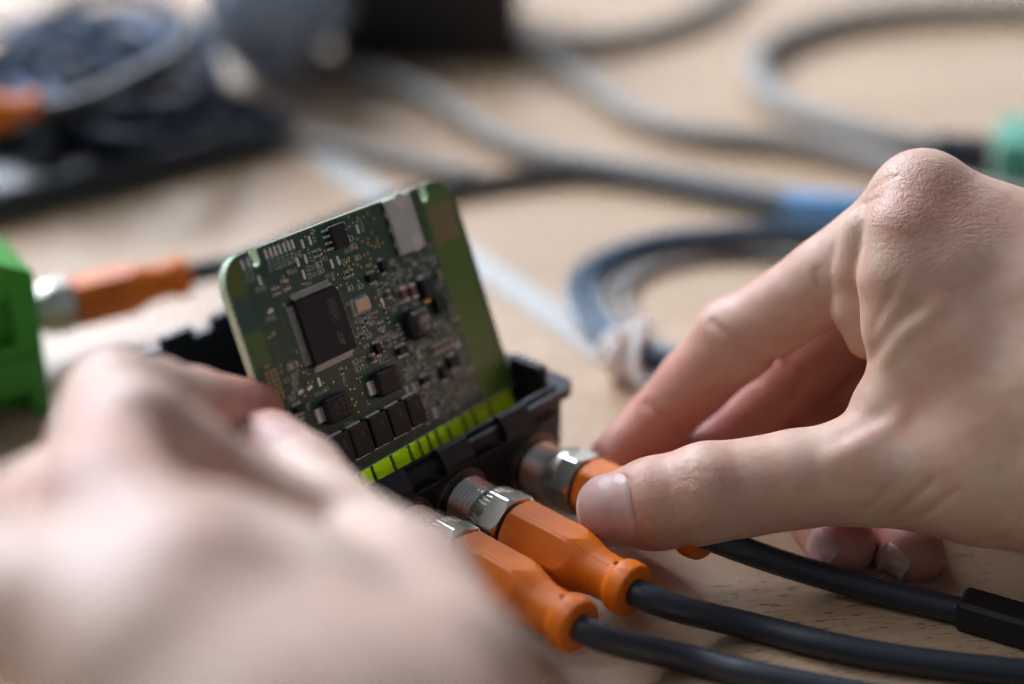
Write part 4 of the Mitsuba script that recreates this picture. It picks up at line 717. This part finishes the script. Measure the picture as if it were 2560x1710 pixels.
sl = smooth_path([np.array(q) for q in BACK_CABLE], 2)
i0 = np.argmin(np.abs(sl[:, 0] - BACK_CABLE[9][0]))
put(key + "__blue_sleeve", tube(sl[i0:i0 + 30] + np.array([0, 0, 2.2]), [4.6, 5.6, 5.6, 5.6, 5.6], 20, smooth=False), "mat_blue", smooth=40, num=False); labels[key + "__blue_sleeve"] = {"label": "light blue sleeve on the dark cable"}
tag(key, "orange connector cable plugged into the green housing, its dark cable running behind the board", "cable")
xx, yy, zz = axes(dv); to = frame(st, xx, yy, zz)
put("green_housing__socket", SOCK["thread"], None, to=to); put("green_housing__socket__flange", SOCK["flange"], None, to=to)

# small coil with its white tie
rng2 = random.Random(3)
tag("coiled_cable", "thin black cable coiled in a loop behind the right hand", "cable")
co = smooth_path(COIL, 3); ci = smooth_path(COIL_IN, 3); ci = ci + (ci.mean(0) - ci) * [0.13, 0.10, 0]
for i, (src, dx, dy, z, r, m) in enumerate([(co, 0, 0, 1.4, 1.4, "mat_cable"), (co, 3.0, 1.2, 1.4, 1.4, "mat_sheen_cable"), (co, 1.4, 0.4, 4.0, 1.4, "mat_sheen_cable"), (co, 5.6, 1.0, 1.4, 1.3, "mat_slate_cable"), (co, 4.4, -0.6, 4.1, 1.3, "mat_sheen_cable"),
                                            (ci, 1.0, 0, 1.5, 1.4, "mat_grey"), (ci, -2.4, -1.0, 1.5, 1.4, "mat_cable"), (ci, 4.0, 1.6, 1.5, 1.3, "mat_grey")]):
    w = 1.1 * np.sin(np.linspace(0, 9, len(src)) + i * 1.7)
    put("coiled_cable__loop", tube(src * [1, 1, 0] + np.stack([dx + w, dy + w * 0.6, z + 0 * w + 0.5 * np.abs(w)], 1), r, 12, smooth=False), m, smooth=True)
tc = np.array(TIE[0])
def tie_loop(c, r1, r2, ax, tilt, r):
    t = np.linspace(0, 2 * np.pi, 30)
    xx, yy, zz = axes(ax)
    return tube(np.array(c) + np.cos(t)[:, None] * r1 * yy + np.sin(t)[:, None] * r2 * zz + (np.sin(t * 2) * tilt)[:, None] * xx, r, 10, smooth=False)
ties = [tie_loop(tc + [i * 1.0 - 2.2, i * 0.7 - 1.2, 2.0 + 0.5 * (i % 2)], 5.6 + 0.5 * (i % 3), 4.6, [0.75, -0.5 + 0.2 * (i % 2), 0.12 * (i % 3)], 0.9, 1.25) for i in range(5)]
ties += [tube([tc + q for q in c], r, 10) for c, r in (([(-1, 0, 7), (-3, -3, 10), (-6, -6, 9), (-8, -8, 5)], 1.1), ([(1, 0, 7), (2, -4, 9), (1, -9, 5), (2, -13, 1.2)], 1.0), ([(0, 0, 7), (3, 2, 10), (7, 2, 9)], 1.0), ([(-2, -2, 7), (0, -3, 9.5), (3, -2, 8)], 1.4))]
put("twist_tie", cat(ties), "mat_bright_white", smooth=True); tag("twist_tie", "white twist tie wound round the small coil of cable", "twist tie")

# grey cables across the back
for nm, r, lab in (("GREY_A", 3.7, "blurred grey cable running from the black power brick towards the dark cable"), ("GREY_B", 3.8, "blurred grey cable in the middle of the background, sweeping to the right"), ("GREY_D", 4.0, "short blurred grey cable curving away at the top centre"), ("GREY_E", 3.0, "thin grey cable coming out from under the plastic bag")):
    k = put("grey_cable", tube(globals()[nm], r, 16, 4), "mat_grey", smooth=True)
    tag(k, lab, "cable")
k = numbered("grey_cable")
put(k + "__cable", tube(GREY_C, 4.6, 16, 4), "mat_grey", smooth=True, num=False)
pl = np.array(PLUG); dv = (pl[1] - pl[0]) / np.linalg.norm(pl[1] - pl[0]); xx, yy, zz = axes(dv)
put(k + "__strain_relief", lathe([(-10, 4.7), (-9, 5.6), (8, 6.2), (9, 6.2)], 32), "mat_cable", smooth=30, to=frame(pl[0], xx, yy, zz), num=False)
put(k + "__plug", slab(10, 46, -19, 9, -6, 11, 1.5) + slab(20, 44, -7, 7, 10.5, 14, 1), "mat_teal", to=frame(pl[0], xx, yy, zz), num=False)
tag(k, "blurred grey cable looping at upper right and ending in a green plug", "cable")

# black power brick with ribs
b0 = np.array(BRICK[0]); w = BRICK[1][0] - BRICK[0][0]
tag("power_brick", "black ribbed power brick at the top centre", "power brick")
to = frame(b0, [1, 0, 0], [0, 1, 0], [0, 0, 1])
put("power_brick__shell", slab(0, w, 0, 70, 0, 46, 2.5), "mat_black", to=to)
for i in range(14): put("power_brick__rib", slab(4 + i * (w - 8) / 13 - 1, 4 + i * (w - 8) / 13 + 1, -1.4, 0.2, 4, 42, 0.3), "mat_black_gloss", to=to)

# black tray with a heap of coiled cable
t0, t1 = np.array(TRAY[0]), np.array(TRAY[1]); dv = (t1 - t0)[:2]; tl = float(np.linalg.norm(dv)); dv /= tl
to = frame(t0, [*dv, 0], [-dv[1], dv[0], 0], [0, 0, 1])
tag("black_tray", "shallow black tray at the left in front of the heap of coiled cable", "tray")
put("black_tray__shell", slab(-70, tl, 0, 46, 0, 10, 1.2) - slab(-67, tl - 3, 3, 43, 3, 40), "mat_tray", to=to)
put("black_tray__liner", slab(-66.9, tl - 3.1, 3.1, 42.9, 3.02, 4), "mat_black_gloss", to=to)
tag("coiled_cable_001", "big heap of coiled black cable, its blue sheen painted on, behind the black tray at upper left", "cable")
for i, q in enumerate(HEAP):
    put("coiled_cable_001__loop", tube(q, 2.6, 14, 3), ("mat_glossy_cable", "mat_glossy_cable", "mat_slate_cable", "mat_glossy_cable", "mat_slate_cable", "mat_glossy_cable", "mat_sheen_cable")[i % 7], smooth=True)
# orange end of another connector at the left edge
key = numbered("connector_cable")
p0, p1 = np.array(ORANGE_END[0]), np.array(ORANGE_END[1])
dv = (p1 - p0) / np.linalg.norm(p1 - p0)
st = p1 - dv * 48
end, x = connector(key, st, dv, 0)
put(key + "__cable", tube([end - 2 * x, end, end + 5 * x, end + np.array([18, 10, 2]), end + np.array([34, 30, 6]), end + np.array([36, 60, 8])], 3.0, 16, 3), "mat_cable", smooth=True, num=False)
tag(key, "orange connector cut by the left edge, lying on the heap of cable", "cable")
# clear plastic bag
bm = trimesh.creation.icosphere(subdivisions=5, radius=1.0)
v = np.array(bm.vertices)
nn = np.array(meshkit.fbm(v * 2.3 + 5)).reshape(-1) - 0.5; n2 = np.abs(np.array(meshkit.fbm(v * 4.5 + 11)).reshape(-1) - 0.5)
n4 = np.abs(np.array(meshkit.fbm(v * [7.0, 7.0, 2.0] + 23)).reshape(-1) - 0.5)
v = v * (1 + 0.35 * nn - 0.7 * n2 - 0.6 * n4)[:, None] * [25, 48, 40]
ang = np.arctan2(v[:, 1], v[:, 0])
v = v * np.stack([1 + 0.16 * np.sin(7 * ang + 6 * nn) , 1 + 0.16 * np.sin(7 * ang + 6 * nn), 1 + 0 * ang], 1)
bm.vertices = v - [0, 0, v[:, 2].min() - 0.5]
put("plastic_bag", bm, "mat_bag", smooth=True, to=frame([-84, 618, 0], [1, 0, 0], [0, 1, 0], [0, 0, 1]))
tag("plastic_bag", "crumpled clear plastic bag between the cable heap and the power brick", "plastic bag")
for i in range(3):
    t = np.linspace(0, 2 * np.pi, 50)
    q = np.stack([-84 + (10 + 2 * i) * np.cos(t), 618 + (24 + 4 * i) * np.sin(t), 14 + 6 * i + 3 * np.sin(2 * t + i)], 1)
    put("bagged_cable__loop", tube(q, 2.6, 12, smooth=False), "mat_grey", smooth=True)
tag("bagged_cable", "pale coiled cable inside the clear plastic bag", "cable")
